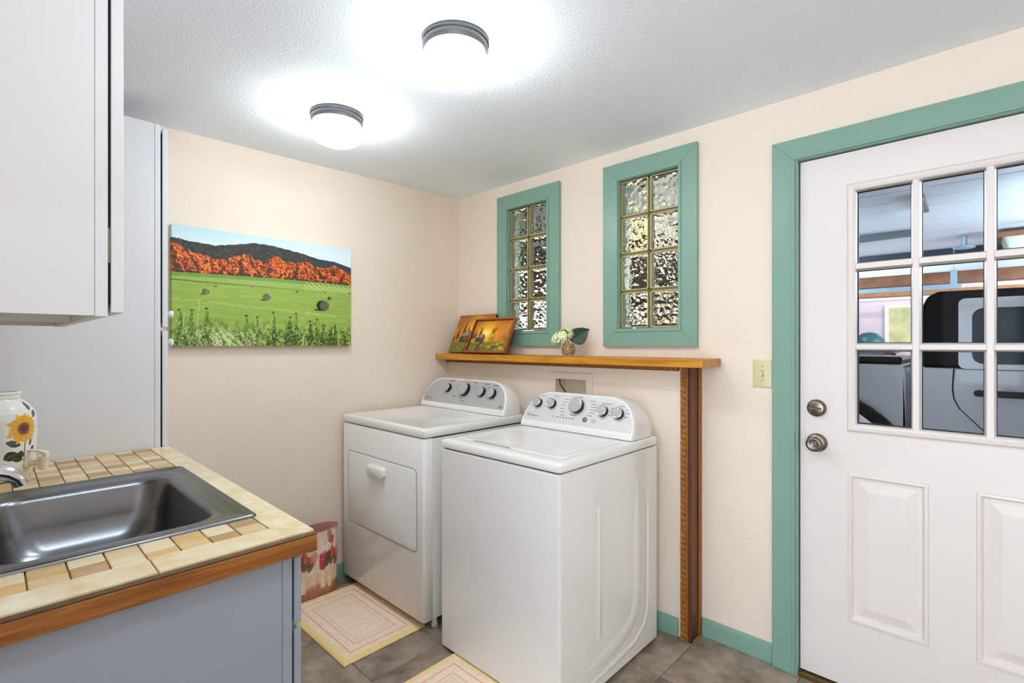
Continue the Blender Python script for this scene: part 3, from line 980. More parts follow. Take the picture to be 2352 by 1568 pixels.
# ================================================================== cabinets
def unit(name, loc, label):
    return thing(name, loc, label, 'cabinet', 'laundry cabinets along the sink wall')


# tall cabinet in the corner, doors facing the washer side
tc = unit('tall_cabinet', (0.12, -2.09, 0.0), 'tall narrow white cabinet standing in the left corner beside the canvas')
B(0.003, 0.245, -2.407, -1.793, 0.09, 2.213).build('body', M_white, tc, bevel=0.001)
B(0.002, 0.2465, -1.7925, -1.773, 0.09, 2.213).build('face_frame', M_white, tc, bevel=0.0015)
B(0.02, 0.23, -2.38, -1.85, 0.001, 0.09).build('toe_kick', M_shadowgrey, tc)
for z0, z1, zk in ((1.397, 2.200, 1.452), (0.110, 1.384, 1.335)):
    dd = B(0.010, 0.2465, -1.767, -1.748, z0, z1).build('door', M_white, tc, bevel=0.0025)
    B(0.02, 0.238, -1.773, -1.767, z0 + 0.02, z1 - 0.02).build('door_gap_shade', M_gapdark, dd)  # dark slab standing in for the shade between door and frame
    MB().lathe([(0.006, 0.0), (0.006, 0.008), (0.013, 0.012), (0.016, 0.018), (0.014, 0.025), (0.006, 0.028), (0.0005, 0.0285)], (0.205, -1.748, zk), 20, axis=1).build('knob', M_plastic, dd, smooth=True)

# base cabinet under the counter
bc = unit('base_cabinet', (0.9, -2.1, 0.0), 'base cabinet with drawers under the tiled sink counter, blue grey shade in its colour')
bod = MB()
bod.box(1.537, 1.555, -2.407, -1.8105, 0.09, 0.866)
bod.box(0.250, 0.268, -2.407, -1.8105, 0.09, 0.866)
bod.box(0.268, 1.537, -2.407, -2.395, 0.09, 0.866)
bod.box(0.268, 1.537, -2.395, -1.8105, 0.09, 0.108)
bod.build('body', M_whiteshade, bc)
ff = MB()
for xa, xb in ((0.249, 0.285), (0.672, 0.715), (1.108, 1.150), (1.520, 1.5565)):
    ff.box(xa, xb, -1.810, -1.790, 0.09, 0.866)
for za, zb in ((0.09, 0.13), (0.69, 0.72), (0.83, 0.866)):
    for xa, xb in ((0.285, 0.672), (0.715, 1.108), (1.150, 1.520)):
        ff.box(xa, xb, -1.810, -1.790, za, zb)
ff.build('face_frame', M_whiteshade, bc)
B(0.27, 1.53, -2.38, -1.88, 0.001, 0.09).build('toe_kick', M_shadowgrey, bc)
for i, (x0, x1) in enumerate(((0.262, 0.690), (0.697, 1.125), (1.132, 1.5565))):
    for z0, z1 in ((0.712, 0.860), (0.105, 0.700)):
        f_ = B(x0, x1, -1.785, -1.769, z0, z1).build('drawer_front' if z0 > 0.5 else 'door', M_whiteshade, bc, bevel=0.003)
        B(x0 + 0.01, x1 - 0.008, -1.7895, -1.785, z0 + 0.01, z1 - 0.01).build('front_gap_shade', M_gapdark, f_)  # dark slab painted in for the shaded gap behind each front

# wall cabinets
for k, (x0, x1) in enumerate(((1.182, 1.560), (0.800, 1.178))):
    lab = ('white wall cabinet with slab door at the left edge, nearest the camera', 'white wall cabinet above the sunflower jar, behind the nearest one')[k]
    u_c = unit('wall_cabinet', ((x0 + x1) / 2, -2.25, 1.378), lab)
    bod = MB()
    bod.box(x0, x0 + 0.016, -2.407, -2.124, 1.378, 2.26)
    bod.box(x1 - 0.016, x1, -2.407, -2.124, 1.378, 2.26)
    bod.box(x0 + 0.016, x1 - 0.016, -2.407, -2.124, 1.420, 1.435)
    bod.box(x0 + 0.016, x1 - 0.016, -2.407, -2.124, 2.245, 2.26)
    bod.box(x0 + 0.016, x1 - 0.016, -2.407, -2.400, 1.378, 2.245)
    bod.build('body', M_white, u_c)
    ff = MB()
    ff.box(x0 - 0.001, x0 + 0.038, -2.1235, -2.106, 1.3765, 2.26)
    ff.box(x1 - 0.038, x1 + 0.001, -2.1235, -2.106, 1.3765, 2.26)
    ff.box(x0 + 0.038, x1 - 0.038, -2.1235, -2.106, 1.3765, 1.415)
    ff.box(x0 + 0.038, x1 - 0.038, -2.1235, -2.106, 2.22, 2.26)
    ff.build('face_frame', M_white, u_c, bevel=0.001)
    dd = B(x0 + 0.006, x1 + 0.001, -2.1020, -2.0845, 1.3835, 2.255).build('door', M_white, u_c, bevel=0.002)
    B(x0 + 0.015, x1 - 0.004, -2.1055, -2.102, 1.40, 2.24).build('door_gap', M_gapdark, dd)
    B(x1 - 0.012, x1 - 0.0015, -2.1058, -2.1015, 1.47, 1.53).build('hinge', M_nickel, dd)

# ================================================================== tiled counter
ct = thing('tiled_countertop', (0.92, -2.08, 0.866), 'beige mosaic tiled countertop with oak edge around the sink', 'countertop')
SKX0, SKX1, SKY0, SKY1 = 0.712, 1.372, -2.300, -1.815      # cut-out
sub = MB()
for q in ((0.249, SKX0, -2.407, -1.760), (SKX1, 1.566, -2.407, -1.760), (SKX0, SKX1, -2.407, SKY0), (SKX0, SKX1, SKY1, -1.760)):
    sub.box(q[0], q[1], q[2], q[3], 0.8675, 0.9085)
sub.build('substrate', M_grout, ct)
B(1.5662, 1.582, -2.407, -1.7445, 0.871, 0.9065).build('oak_edge', M_oak, ct, bevel=0.002)
B(1.5664, 1.5815, -2.407, -1.7449, 0.9066, 0.9105).build('oak_bevel', M_darkbevel, ct, bevel=0.001)
B(0.249, 1.566, -1.7595, -1.7445, 0.871, 0.9065).build('oak_edge', M_oak, ct, bevel=0.002)


def tile_mat(name, c1, c2, sc=(3.0, 0.8, 1)):
    m = mat(name, c1, 0.33, var=(14, 0.1, c2), bump=(60, 0.05), rand=0.10)
    vary_by_place(m, sc)
    return m


TM = [tile_mat('tile_straw', (0.87, 0.78, 0.60), (0.80, 0.68, 0.47)),
      tile_mat('tile_cream', (0.91, 0.86, 0.74), (0.86, 0.78, 0.62)),
      tile_mat('tile_tan', (0.74, 0.61, 0.42), (0.62, 0.49, 0.32)),
      tile_mat('tile_honey', (0.86, 0.74, 0.52), (0.77, 0.62, 0.38))]
M_border = tile_mat('tile_border', (0.94, 0.905, 0.82), (0.85, 0.75, 0.55), (1.0, 1.3, 1))
TZ0, TZ1 = 0.9086, 0.9140


def slab_tile(poly, m, name):
    c = (sum(p[0] for p in poly) / len(poly), sum(p[1] for p in poly) / len(poly))
    ins = [(p[0] + (c[0] - p[0]) * 0.0016 / max(0.01, math.hypot(c[0] - p[0], c[1] - p[1])), p[1] + (c[1] - p[1]) * 0.0016 / max(0.01, math.hypot(c[0] - p[0], c[1] - p[1]))) for p in poly]
    return MB().loft([at(poly, 2, TZ0), at(poly, 2, TZ1 - 0.0012), at(ins, 2, TZ1)]).build(name, m, ct)


rt = random.Random(3)
yj = [-1.813 - 0.0557 * i for i in range(11)]
g2 = 0.0012
prevk = -1
for i in range(len(yj)):
    y1 = yj[i] - g2
    y0 = max(-2.405, (yj[i + 1] if i + 1 < len(yj) else -2.43) + g2)
    if y1 - y0 < 0.01:
        continue
    off = (0.0, 0.031, 0.012, 0.040, 0.022)[i % 5]
    # back field between tall cabinet and sink
    xs = [0.2505]
    x = 0.2505 + 0.018 + off
    while x < SKX0 - 0.012:
        xs.append(x); x += 0.0535
    xs.append(SKX0 - 0.001)
    rows = [(xs[k], xs[k + 1]) for k in range(len(xs) - 1)]
    # narrow field between the sink and the end border
    mid = 1.4395 + (off - 0.02) * 0.35
    rows += [(SKX1 + 0.001, mid), (mid, 1.487)]
    for a, b_ in rows:
        k = rt.choice([0, 0, 1, 1, 2, 3])
        if k == prevk:
            k = (k + 1) % 4
        prevk = k
        slab_tile([(a + 0.0016, y0), (b_ - 0.0016, y0), (b_ - 0.0016, y1), (a + 0.0016, y1)], TM[k], 'mosaic_tile')
    # strip behind the sink
    if yj[i] < -2.29:
        for q in range(11):
            a = SKX0 + q * 0.06
            slab_tile([(a + g2, y0), (a + 0.06 - g2, y0), (a + 0.06 - g2, y1), (a + g2, y1)], TM[q % 4], 'mosaic_tile')
# border tiles along the front edge (with a mitred corner) and along the end
bx = [0.2505, 0.615, 0.945, 1.262, 1.487]
for k in range(4):
    a, b_ = bx[k] + g2, bx[k + 1] - g2
    if k < 3:
        poly = [(a, -1.8115), (b_, -1.8115), (b_, -1.7450), (a, -1.7450)]
    else:
        poly = [(a, -1.8115), (1.4875, -1.8115), (1.5648, -1.7450), (a, -1.7450)]
    slab_tile(poly, M_border, 'border_tile')
ye = [-1.812, -2.034, -2.330, -2.406]
for k in range(3):
    a, b_ = ye[k] - g2, ye[k + 1] + g2
    if k == 0:
        poly = [(1.4885, a - 0.0006), (1.4885, b_), (1.5655, b_), (1.5655, -1.7465)]
    else:
        poly = [(1.4885, a), (1.4885, b_), (1.5655, b_), (1.5655, a)]
    slab_tile(poly, M_border, 'border_tile')

# ================================================================== sink
sk = thing('utility_sink', (1.04, -2.05, 0.7), 'rectangular stainless steel drop in sink in tiled counter', 'sink')
SX0, SX1, SY0, SY1 = 0.697, 1.388, -2.318, -1.801
sl = []
for ins, z in ((0.000, 0.9142), (0.001, 0.9185), (0.005, 0.9210), (0.011, 0.9195), (0.016, 0.9168), (0.045, 0.9165)):
    sl.append(at(rrect(SX0 + ins, SX1 - ins, SY0 + ins, SY1 - ins, 0.014 if ins < 0.03 else 0.03, 8), 2, z))
bx0, bx1, by0, by1 = 0.785, 1.338, -2.262, -1.862
for ins, z, r in ((0.0, 0.9160, 0.075), (0.006, 0.9120, 0.073), (0.011, 0.900, 0.072), (0.022, 0.830, 0.075), (0.034, 0.775, 0.085), (0.060, 0.748, 0.095), (0.105, 0.738, 0.085), (0.155, 0.735, 0.04)):
    sl.append(at(rrect(bx0 + ins, bx1 - ins, by0 + ins, by1 - ins, r, 8), 2, z))
MB().loft(sl, False, True).build('basin', M_steel, sk, smooth=True, angle=50)
MB().lathe([(0.040, 0.7352), (0.044, 0.7375), (0.036, 0.738), (0.030, 0.733), (0.001, 0.7335)], (1.06, -2.062, 0), 24, cap0=False).build('drain', M_chrome, sk, smooth=True)

# ================================================================== faucet
fa = thing('faucet', (0.95, -2.362, 0.914), 'chrome faucet spout reaching over the sink from the left', 'faucet')
MB().lathe([(0.032, 0.9143), (0.032, 0.920), (0.024, 0.926), (0.020, 0.93), (0.019, 0.985), (0.022, 0.992), (0.016, 1.004), (0.001, 1.006)], (0.95, -2.362, 0), 24).build('faucet_body', M_chrome, fa, smooth=True)
MB().tube([(0.95, -2.355, 0.975), (0.95, -2.335, 1.004), (0.95, -2.305, 1.022), (0.95, -2.27, 1.029), (0.95, -2.24, 1.026), (0.95, -2.215, 1.016), (0.95, -2.199, 1.001), (0.95, -2.193, 0.985)], [0.016, 0.0165, 0.017, 0.0175, 0.018, 0.018, 0.0165, 0.015], 18).build('spout', M_chrome, fa, smooth=True, angle=60)
MB().tube([(0.95, -2.362, 1.0), (0.95, -2.375, 1.03), (0.97, -2.365, 1.05), (1.01, -2.35, 1.058)], [0.009, 0.009, 0.008, 0.007], 12).build('lever', M_chrome, fa, smooth=True)

# ================================================================== sunflower jar (drink dispenser)
JC = (0.455, -2.247)
JR = 0.105
ja = thing('ceramic_jar', (JC[0], JC[1], 0.9142), 'white ceramic jar with sunflower print on the counter', 'jar')
prof = [(0.080, 0.0), (0.088, 0.003), (0.092, 0.012), (0.100, 0.040), (0.1045, 0.09), (0.1055, 0.14), (0.1045, 0.185), (0.100, 0.205), (0.090, 0.222), (0.076, 0.237), (0.069, 0.243), (0.0665, 0.247), (0.0665, 0.258), (0.070, 0.262), (0.070, 0.266), (0.066, 0.268), (0.061, 0.267), (0.060, 0.25), (0.055, 0.235)]
ph = np.array([p[1] for p in prof]); pr = np.array([p[0] for p in prof])
arcl = np.concatenate([[0], np.cumsum(np.hypot(np.diff(ph), np.diff(pr)))])
nyj, nxj = 190, 420
tt = np.linspace(0, arcl[-1], nyj)
rr_ = np.interp(tt, arcl, pr); hh_ = np.interp(tt, arcl, ph)
th_ = np.linspace(-PI, PI, nxj, endpoint=False)
TH, RR = np.meshgrid(th_, rr_)
_, HH = np.meshgrid(th_, hh_)
P = np.stack([JC[0] + RR * np.cos(TH), JC[1] + RR * np.sin(TH), 0.9142 + HH], -1)
C = np.zeros(P.shape) + np.array([0.93, 0.93, 0.92])
C = mixc(C, (0.80, 0.74, 0.62), ((HH > 0.244) & (HH < 0.2475) & (RR > 0.064)).astype(float))
sth, shh = math.radians(43), 0.157
S = (TH - sth) * 0.1045; T = HH - shh      # metres on the surface
def petal(S, T, cx, cy, ang, ln, wd):
    x = S - cx; y = T - cy
    a = x * math.cos(ang) + y * math.sin(ang); b_ = -x * math.sin(ang) + y * math.cos(ang)
    q = np.clip(a / ln, 0, 1)
    w = wd * np.sin(PI * np.clip(q, 0, 1)) ** 0.8
    return ((a > 0) & (a < ln) & (np.abs(b_) < w)), q, np.abs(b_) / np.maximum(w, 1e-6)
# stem and leaves
for cx, cy, an, ln, wd in ((-0.010, -0.050, 2.75, 0.040, 0.010), (-0.018, -0.072, 3.5, 0.036, 0.015), (-0.006, -0.066, -1.9, 0.027, 0.011), (-0.002, -0.094, 2.9, 0.032, 0.009), (0.018, -0.055, 1.3, 0.022, 0.005), (0.022, -0.068, 0.5, 0.018, 0.006), (0.028, 0.052, 1.2, 0.030, 0.010), (0.034, 0.030, 0.9, 0.028, 0.009)):
    mk, q, e = petal(S, T, cx, cy, an, ln, wd)
    C = mixc(C, (0.16, 0.22, 0.10), mk * 1.0)
    C = mixc(C, (0.40, 0.46, 0.22), mk * np.clip(1 - e * 2.2, 0, 1) * 0.5)
C = mixc(C, (0.20, 0.24, 0.12), ((np.abs(S - 0.002 - 0.1 * (T + 0.06) ** 2) < 0.0011) & (T < -0.03) & (T > -0.115)) * 0.9)
for k in range(36):
    an = 2 * PI * k / 18 + (0.17 if k >= 18 else 0) + 0.1 * math.sin(7 * k)
    ln = (0.046 if k < 18 else 0.039) * (1 + 0.10 * math.sin(3.3 * k))
    mk, q, e = petal(S, T, 0, 0, an, ln, 0.0082)
    C = mixc(C, (0.91, 0.69, 0.06), mk * 1.0)
    C = mixc(C, (0.70, 0.43, 0.02), mk * np.clip(e * 1.5 - 0.7, 0, 1))
    C = mixc(C, (0.97, 0.82, 0.22), mk * np.clip(q - 0.55, 0, 1) * (e < 0.4))
R_ = np.hypot(S, T)
C = mixc(C, (0.47, 0.20, 0.06), (R_ < 0.0185) * 1.0)
C = mixc(C, (0.20, 0.08, 0.03), np.clip((0.0095 - R_) / 0.003, 0, 1) * 0.9)
C = mixc(C, (0.62, 0.32, 0.10), ((R_ < 0.0185) & (R_ > 0.012)) * (vnoise(S + 1, T + 1, 900, 900, 5) > 0.6) * 0.7)
grid_obj('jar_body', P, C, painted('glazed_ceramic', 0.12, coat=0.5), ja, wrap=True)
MB().lathe([(0.079, 0.9150), (0.001, 0.9152)], (JC[0], JC[1], 0), 40, cap0=False).build('jar_base', M_plastic, ja)
MB().lathe([(0.058, 1.140), (0.001, 1.141)], (JC[0], JC[1], 0), 40, cap0=False).build('jar_inside', M_shadowgrey, ja)
M_tap = mat('cream_tap_plastic', (0.90, 0.86, 0.78), 0.35)
ta = math.radians(52)
tdir = Vector((math.cos(ta), math.sin(ta), 0))
p0 = Vector((JC[0], JC[1], 0.9142 + 0.048)) + tdir * 0.100
sp = MB().tube([p0, p0 + tdir * 0.006, p0 + tdir * 0.0065, p0 + tdir * 0.045], [0.017, 0.017, 0.0095, 0.0095], 16).build('spigot', M_tap, ja, smooth=True)
pt = p0 + tdir * 0.045
MB().tube([pt + Vector((0, 0, 0.018)), pt + Vector((0, 0, 0.014)), pt + Vector((0, 0, 0.0138)), pt + Vector((0, 0, -0.022))], [0.0155, 0.0155, 0.0125, 0.0105], 16).build('tap_barrel', M_tap, sp, smooth=True)
hp = pt + Vector((0, 0, 0.030))
side = Vector((-tdir.y, tdir.x, 0))
hl = []
for a, w, z0, z1 in ((-0.040, 0.008, 0.008, 0.012), (-0.010, 0.008, 0.003, 0.009), (0.008, 0.009, -0.012, 0.004), (0.012, 0.009, -0.012, 0.000)):
    c = hp + tdir * a
    hl.append([tuple(c - side * w + Vector((0, 0, z0))), tuple(c + side * w + Vector((0, 0, z0))), tuple(c + side * w + Vector((0, 0, z1))), tuple(c - side * w + Vector((0, 0, z1)))])
MB().loft(hl).build('tap_lever', M_tap, sp, bevel=0.0015)

# ================================================================== landscape canvas
pc = thing('canvas_print', (0.017, -1.25, 1.318), 'unframed canvas of hay bales before orange cliffs on left wall', 'picture')
CY0, CY1, CZ0, CZ1, CXF = -1.690, -0.826, 1.319, 1.866, 0.032


def landscape(U, V):
    """U 0..1 left to right, V 0..1 bottom to top"""
    C = np.zeros(U.shape + (3,))
    sky = np.clip((V - 0.8) / 0.2, 0, 1)
    C[:] = np.array([0.90, 0.94, 0.96])
    C = mixc(C, (0.72, 0.86, 0.88), sky * (1 - 0.6 * U))
    ridge = np.interp(U, [0, .075, .2, .335, .405, .495, .655, .785, .89, 1], [.893, .876, .864, .908, .934, .93, .899, .859, .85, .81]) + 0.008 * (fbm(U, V * 0, 60, 1, 3) - 0.5)
    foot = np.interp(U, [0, .23, .495, .71, 1], [.608, .619, .628, .630, .626])
    split = np.interp(U, [0, .08, .2, .28, .35, .45, .52, .58, .63, .7, .78, .84, .88, 1], [.855, .80, .745, .775, .825, .755, .840, .79, .795, .828, .77, .79, .815, .735]) + 0.035 * (fbm(U, V, 30, 18, 8) - 0.5)
    mt = V < ridge
    n = fbm(U, V, 90, 60, 21)
    C = mixc(C, (0.17, 0.19, 0.18), mt * 1.0)
    C = mixc(C, (0.30, 0.31, 0.26), mt * np.clip((n - 0.5) * 4, 0, 1) * 0.7)
    C = mixc(C, (0.60, 0.40, 0.30), mt * (vnoise(U, V, 170, 110, 4) > 0.80) * 0.5 * (V < ridge - 0.03))
    C = mixc(C, (0.12, 0.24, 0.30), mt * np.clip((U - 0.74) / 0.1, 0, 1) * (V > ridge - 0.05) * 0.8)
    cl = mt & (V < split)
    gul = np.abs(np.mod(U * 13 + 0.9 * (V - 0.7) * np.sin(U * 19) * 6 + 0.5 * fbm(U, V, 12, 6, 9), 1) - 0.5) * 2
    C = mixc(C, (0.86, 0.38, 0.12), cl * 1.0)
    C = mixc(C, (0.95, 0.56, 0.26), cl * np.clip((vnoise(U, V, 110, 35, 15) - 0.45) * 3, 0, 1) * 0.8)
    C = mixc(C, (0.62, 0.20, 0.08), cl * np.clip((fbm(U + V * 0.35, V, 70, 16, 16, 2) - 0.48) * 4, 0, 1) * 0.7)
    C = mixc(C, (0.20, 0.13, 0.10), cl * (fbm(U + 0.3 * V, V, 150, 90, 17, 2) > 0.56) * np.clip((0.83 - V) * 9 + 0.25, 0.3, 0.95))
    C = mixc(C, (0.23, 0.15, 0.11), cl * (gul < 0.24) * (fbm(U, V, 40, 30, 18) > 0.45) * 0.8)
    C = mixc(C, (0.22, 0.16, 0.10), cl * (V < foot + 0.02) * (vnoise(U, V * 0, 70, 1, 30) > 0.5) * 0.7)
    fd = V < foot
    gn = fbm(U, V, 14, 60, 31)
    C = mixc(C, (0.56, 0.66, 0.29), fd * 1.0)
    C = mixc(C, (0.63, 0.73, 0.30), fd * np.clip((gn - 0.45) * 4, 0, 1) * 0.7)
    b1 = fd & (V > foot - 0.035)
    C = mixc(C, (0.42, 0.58, 0.24), b1 * 0.8)
    b2 = fd & (V < foot - 0.032) & (V > foot - 0.085)
    C = mixc(C, (0.60, 0.70, 0.36), b2 * 0.85)
    ln = np.abs(V - (0.545 - 0.01 * U)) < 0.006
    C = mixc(C, (0.30, 0.42, 0.12), fd * ln * np.clip(1.1 - U * 1.2, 0, 1) * 0.8)
    stripes = fd & (U > 0.69) & (V > 0.545) & (V < foot - 0.01)
    C = mixc(C, (0.78, 0.84, 0.55), stripes * (np.mod((U - 0.69) * 30 + (V - 0.6) * 25, 1) > 0.55) * 0.6)
    C = mixc(C, (0.72, 0.82, 0.42), fd * np.clip(1 - np.abs(V - (0.36 - 0.1 * (U - 0.3))) / 0.02, 0, 1) * (vnoise(U, V, 40, 120, 33) > 0.5) * 0.6)
    asp = (CY1 - CY0) / (CZ1 - CZ0)
    bales = [(.160, .462, .026, 0), (.475, .448, .032, 0), (.815, .400, .052, 1), (.167, .545, .007, 0), (.203, .517, .009, 0), (.395, .535, .008, 0), (.645, .520, .009, 1), (.824, .538, .007, 1), (.855, .478, .016, 1), (.992, .545, .008, 1)]
    for bx_, by_, r, dk in bales:
        x = (U - bx_) * asp; y = V - by_
        sh = (np.abs(y + r * 0.85) < r * 0.16) & (x < 0) & (x > -r * 1.9)
        C = mixc(C, (0.12, 0.16, 0.05), sh * 0.8)
        body = (x / r + 0.35) ** 2 * 0.8 + (y / r) ** 2 < 1
        C = mixc(C, (0.10, 0.08, 0.05) if dk else (0.38, 0.38, 0.24), body * 1.0)
        face = ((x - r * 0.12) / (r * 0.95)) ** 2 + (y / r) ** 2 < 1
        d = np.hypot(x - r * 0.12, y) / r
        C = mixc(C, (0.42, 0.41, 0.30) if dk else (0.52, 0.53, 0.36), face * 1.0)
        C = mixc(C, (0.22, 0.22, 0.15), face * (np.mod(d * 5 + vnoise(U, V, 200, 200, 40), 1) > 0.6) * 0.7)
        C = mixc(C, (0.84, 0.83, 0.72), face * (d > 0.85) * (x > r * 0.2) * (0.3 if dk else 0.9))
    # foreground weeds
    wn = fbm(U, V, 55, 22, 51)
    top = 0.20 + 0.10 * fbm(U, V * 0, 18, 1, 52)
    wd = np.clip((top - V) / 0.10, 0, 1)
    C = mixc(C, (0.40, 0.52, 0.17), wd * np.clip((wn - 0.42) * 5, 0, 1))
    C = mixc(C, (0.66, 0.74, 0.36), wd * (vnoise(U, V, 120, 45, 53) > 0.62) * 0.8)
    C = mixc(C, (0.17, 0.24, 0.08), wd * (fbm(U, V, 120, 70, 54, 2) > 0.60) * np.clip((0.16 - V) * 12, 0.15, 0.9))
    pale = np.clip(1 - ((U - 0.25) / 0.22) ** 2, 0, 1) * np.clip((0.17 - V) / 0.08, 0, 1)
    C = mixc(C, (0.86, 0.87, 0.74), pale * (vnoise(U + 0.4 * V, V, 110, 28, 55) > 0.50) * 0.8)
    for tx, th2, tw in ((.04, .30, .03), (.09, .30, .03), (.16, .32, .03), (.36, .27, .02), (.42, .26, .02), (.51, .31, .018), (.60, .27, .035), (.64, .31, .02), (.73, .24, .03), (.765, .26, .02), (.81, .20, .03), (.86, .18, .025), (.89, .23, .02), (.95, .14, .03)):
        tuft = (np.abs(U - tx) < tw * (0.10 + 0.90 * np.clip(1.05 - V / th2, 0, 1)) * (0.35 + 1.1 * fbm(U, V, 90, 70, int(tx * 900), 2))) & (V < th2 - 0.02)
        C = mixc(C, (0.18, 0.26, 0.09), tuft * (fbm(U, V, 150, 110, 60, 2) > 0.47) * (0.5 + 0.4 * (tx > 0.5)))
        C = mixc(C, (0.30, 0.34, 0.12), ((np.abs(U - tx - 0.006 * np.sin(V * 30 + tx * 40)) < 0.0016) & (V < th2)) * 0.7)
        um = (((U - tx - 0.006 * math.sin(th2 * 30 + tx * 40)) * asp / 0.015) ** 2 + ((V - th2) / 0.008) ** 2 < 1) & (vnoise(U, V, 220, 160, 61) > 0.3)
        C = mixc(C, (0.24, 0.16, 0.10), um * 0.9)
    for (a, b_, c_, d_) in ((.45, .11, .515, .29), (.11, .08, .125, .38), (.05, .10, .055, .28), (.40, .08, .44, .25), (.70, .30, .725, .36)):
        t = np.clip((V - b_) / (d_ - b_), 0, 1)
        C = mixc(C, (0.80, 0.84, 0.60), ((np.abs(U - (a + (c_ - a) * t)) < 0.0026) & (V > b_) & (V < d_)) * (0.3 + 0.5 * vnoise(U, V, 60, 40, 99)))
    return C


ny_, nx_ = 250, 392
U, V = np.meshgrid(np.linspace(0, 1, nx_), np.linspace(0, 1, ny_))
P = np.stack([np.full(U.shape, CXF), CY0 + (CY1 - CY0) * U, CZ0 + (CZ1 - CZ0) * V], -1)
M_canvas = painted('printed_canvas', 0.7, bump=(300, 0.05))
front = grid_obj('printed_face', P, landscape(U, V), M_canvas, pc, smooth=False)
# wrapped edges and back
U2, V2 = np.meshgrid(np.linspace(0, 1, 4), np.linspace(0, 1, 160))
for yv, uu in ((CY0, 0.0), (CY1, 1.0)):
    P = np.stack([0.003 + (CXF - 0.003) * U2, np.full(U2.shape, yv), CZ0 + (CZ1 - CZ0) * V2], -1)
    grid_obj('canvas_edge', P, landscape(np.full(U2.shape, uu), V2), M_canvas, pc, smooth=False)
U2, V2 = np.meshgrid(np.linspace(0, 1, 240), np.linspace(0, 1, 4))
for zv, vv in ((CZ0, 0.0), (CZ1, 1.0)):
    P = np.stack([0.003 + (CXF - 0.003) * V2, CY0 + (CY1 - CY0) * U2, np.full(U2.shape, zv)], -1)
    grid_obj('canvas_edge', P, landscape(U2, np.full(U2.shape, vv)), M_canvas, pc, smooth=False)
B(0.0015, 0.028, CY0 + 0.004, CY1 - 0.004, CZ0 + 0.004, CZ1 - 0.004).build('stretcher_frame', mat('raw_pine', (0.75, 0.62, 0.42), 0.7), pc)


# ================================================================== two small sunset paintings leaning on the shelf
def sunset(U, V, sx, sy, cab, trees, path, dark):
    C = np.zeros(U.shape + (3,))
    C[:] = np.array([0.80, 0.50, 0.12])
    n = fbm(U, V, 4, 4, 70 + dark)
    d = np.hypot((U - sx) * 1.2, V - sy)
    C = mixc(C, (0.45, 0.24, 0.12), np.clip((V - 0.62) * (2.6 if dark else 1.2) + (n - 0.5) * 1.5, 0, 0.9))
    C = mixc(C, (0.90, 0.55, 0.08), np.clip(1.45 - d * 1.9, 0, 1))
    C = mixc(C, (0.97, 0.80, 0.16), np.clip(1.25 - d * 3.0, 0, 1))
    C = mixc(C, (1.0, 0.95, 0.60), np.clip(1.15 - d * 6.5, 0, 1))
    C = mixc(C, (0.52, 0.30, 0.06), np.clip((fbm(U, V, 7, 6, 75) - 0.52) * 5, 0, 0.8) * (d > 0.16) * (V > 0.30) * np.clip((U - sx) * 6, 0, 1))
    gr = np.clip((0.33 + 0.06 * (fbm(U, V * 0, 5, 1, 77) - 0.5) - V) * 14, 0, 1)
    C = mixc(C, (0.46, 0.42, 0.10), gr)
    C = mixc(C, (0.78, 0.72, 0.12), gr * np.clip((fbm(U + V, V, 8, 14, 78) - 0.48) * 5, 0, 1) * (0.35 if dark else 0.95))
    C = mixc(C, (0.22, 0.20, 0.10), gr * np.clip((fbm(U - V, V, 9, 10, 79) - 0.55) * 6, 0, 1) * 0.8)
    for tx, t0, t1, w in trees:
        q = np.clip((V - t0) / (t1 - t0), 0, 1)
        jag = 0.6 + 0.7 * np.abs(np.mod(q * 6, 1))
        tr = (V > t0) & (V < t1) & (np.abs(U - tx) < w * (1 - q) * jag)
        C = mixc(C, (0.30, 0.19, 0.06), tr * 0.85)
    cx, cy, cw, ch = cab
    wl = (U > cx) & (U < cx + cw) & (V > cy) & (V < cy + ch * 0.55)
    C = mixc(C, (0.20, 0.15, 0.12), wl * (vnoise(U, V, 40, 8, 80) > 0.3) * 0.95)
    gb = (U > cx + cw * 0.55) & (U < cx + cw) & (V > cy - 0.02) & (V < cy + ch * (1 - np.abs(U - cx - cw * 0.78) / (cw * 0.40) * 0.6))
    C = mixc(C, (0.44, 0.30, 0.18), gb * 1.0)
    rf = (U > cx - 0.03) & (U < cx + cw * 0.75) & (V > cy + ch * 0.48 + (U - cx) * 0.10) & (V < cy + ch * 0.62 + (U - cx) * ch / cw * 0.55)
    C = mixc(C, (0.62, 0.56, 0.52), rf * (vnoise(U, V, 30, 30, 81) > 0.25) * 0.9)
    C = mixc(C, (0.10, 0.07, 0.05), ((np.abs(U - cx - cw * 0.76) < 0.02) & (V > cy - 0.02) & (V < cy + ch * 0.3)) * 1.0)
    pth = (V < cy) & (np.abs(U - (path[0] + (path[1] - path[0]) * V / max(cy, 0.01) + 0.02 * np.sin(V * 30))) < 0.07 * (1.1 - V / max(cy, 0.01) * 0.6))
    C = mixc(C, (0.24, 0.21, 0.22), pth * 0.8)
    return C


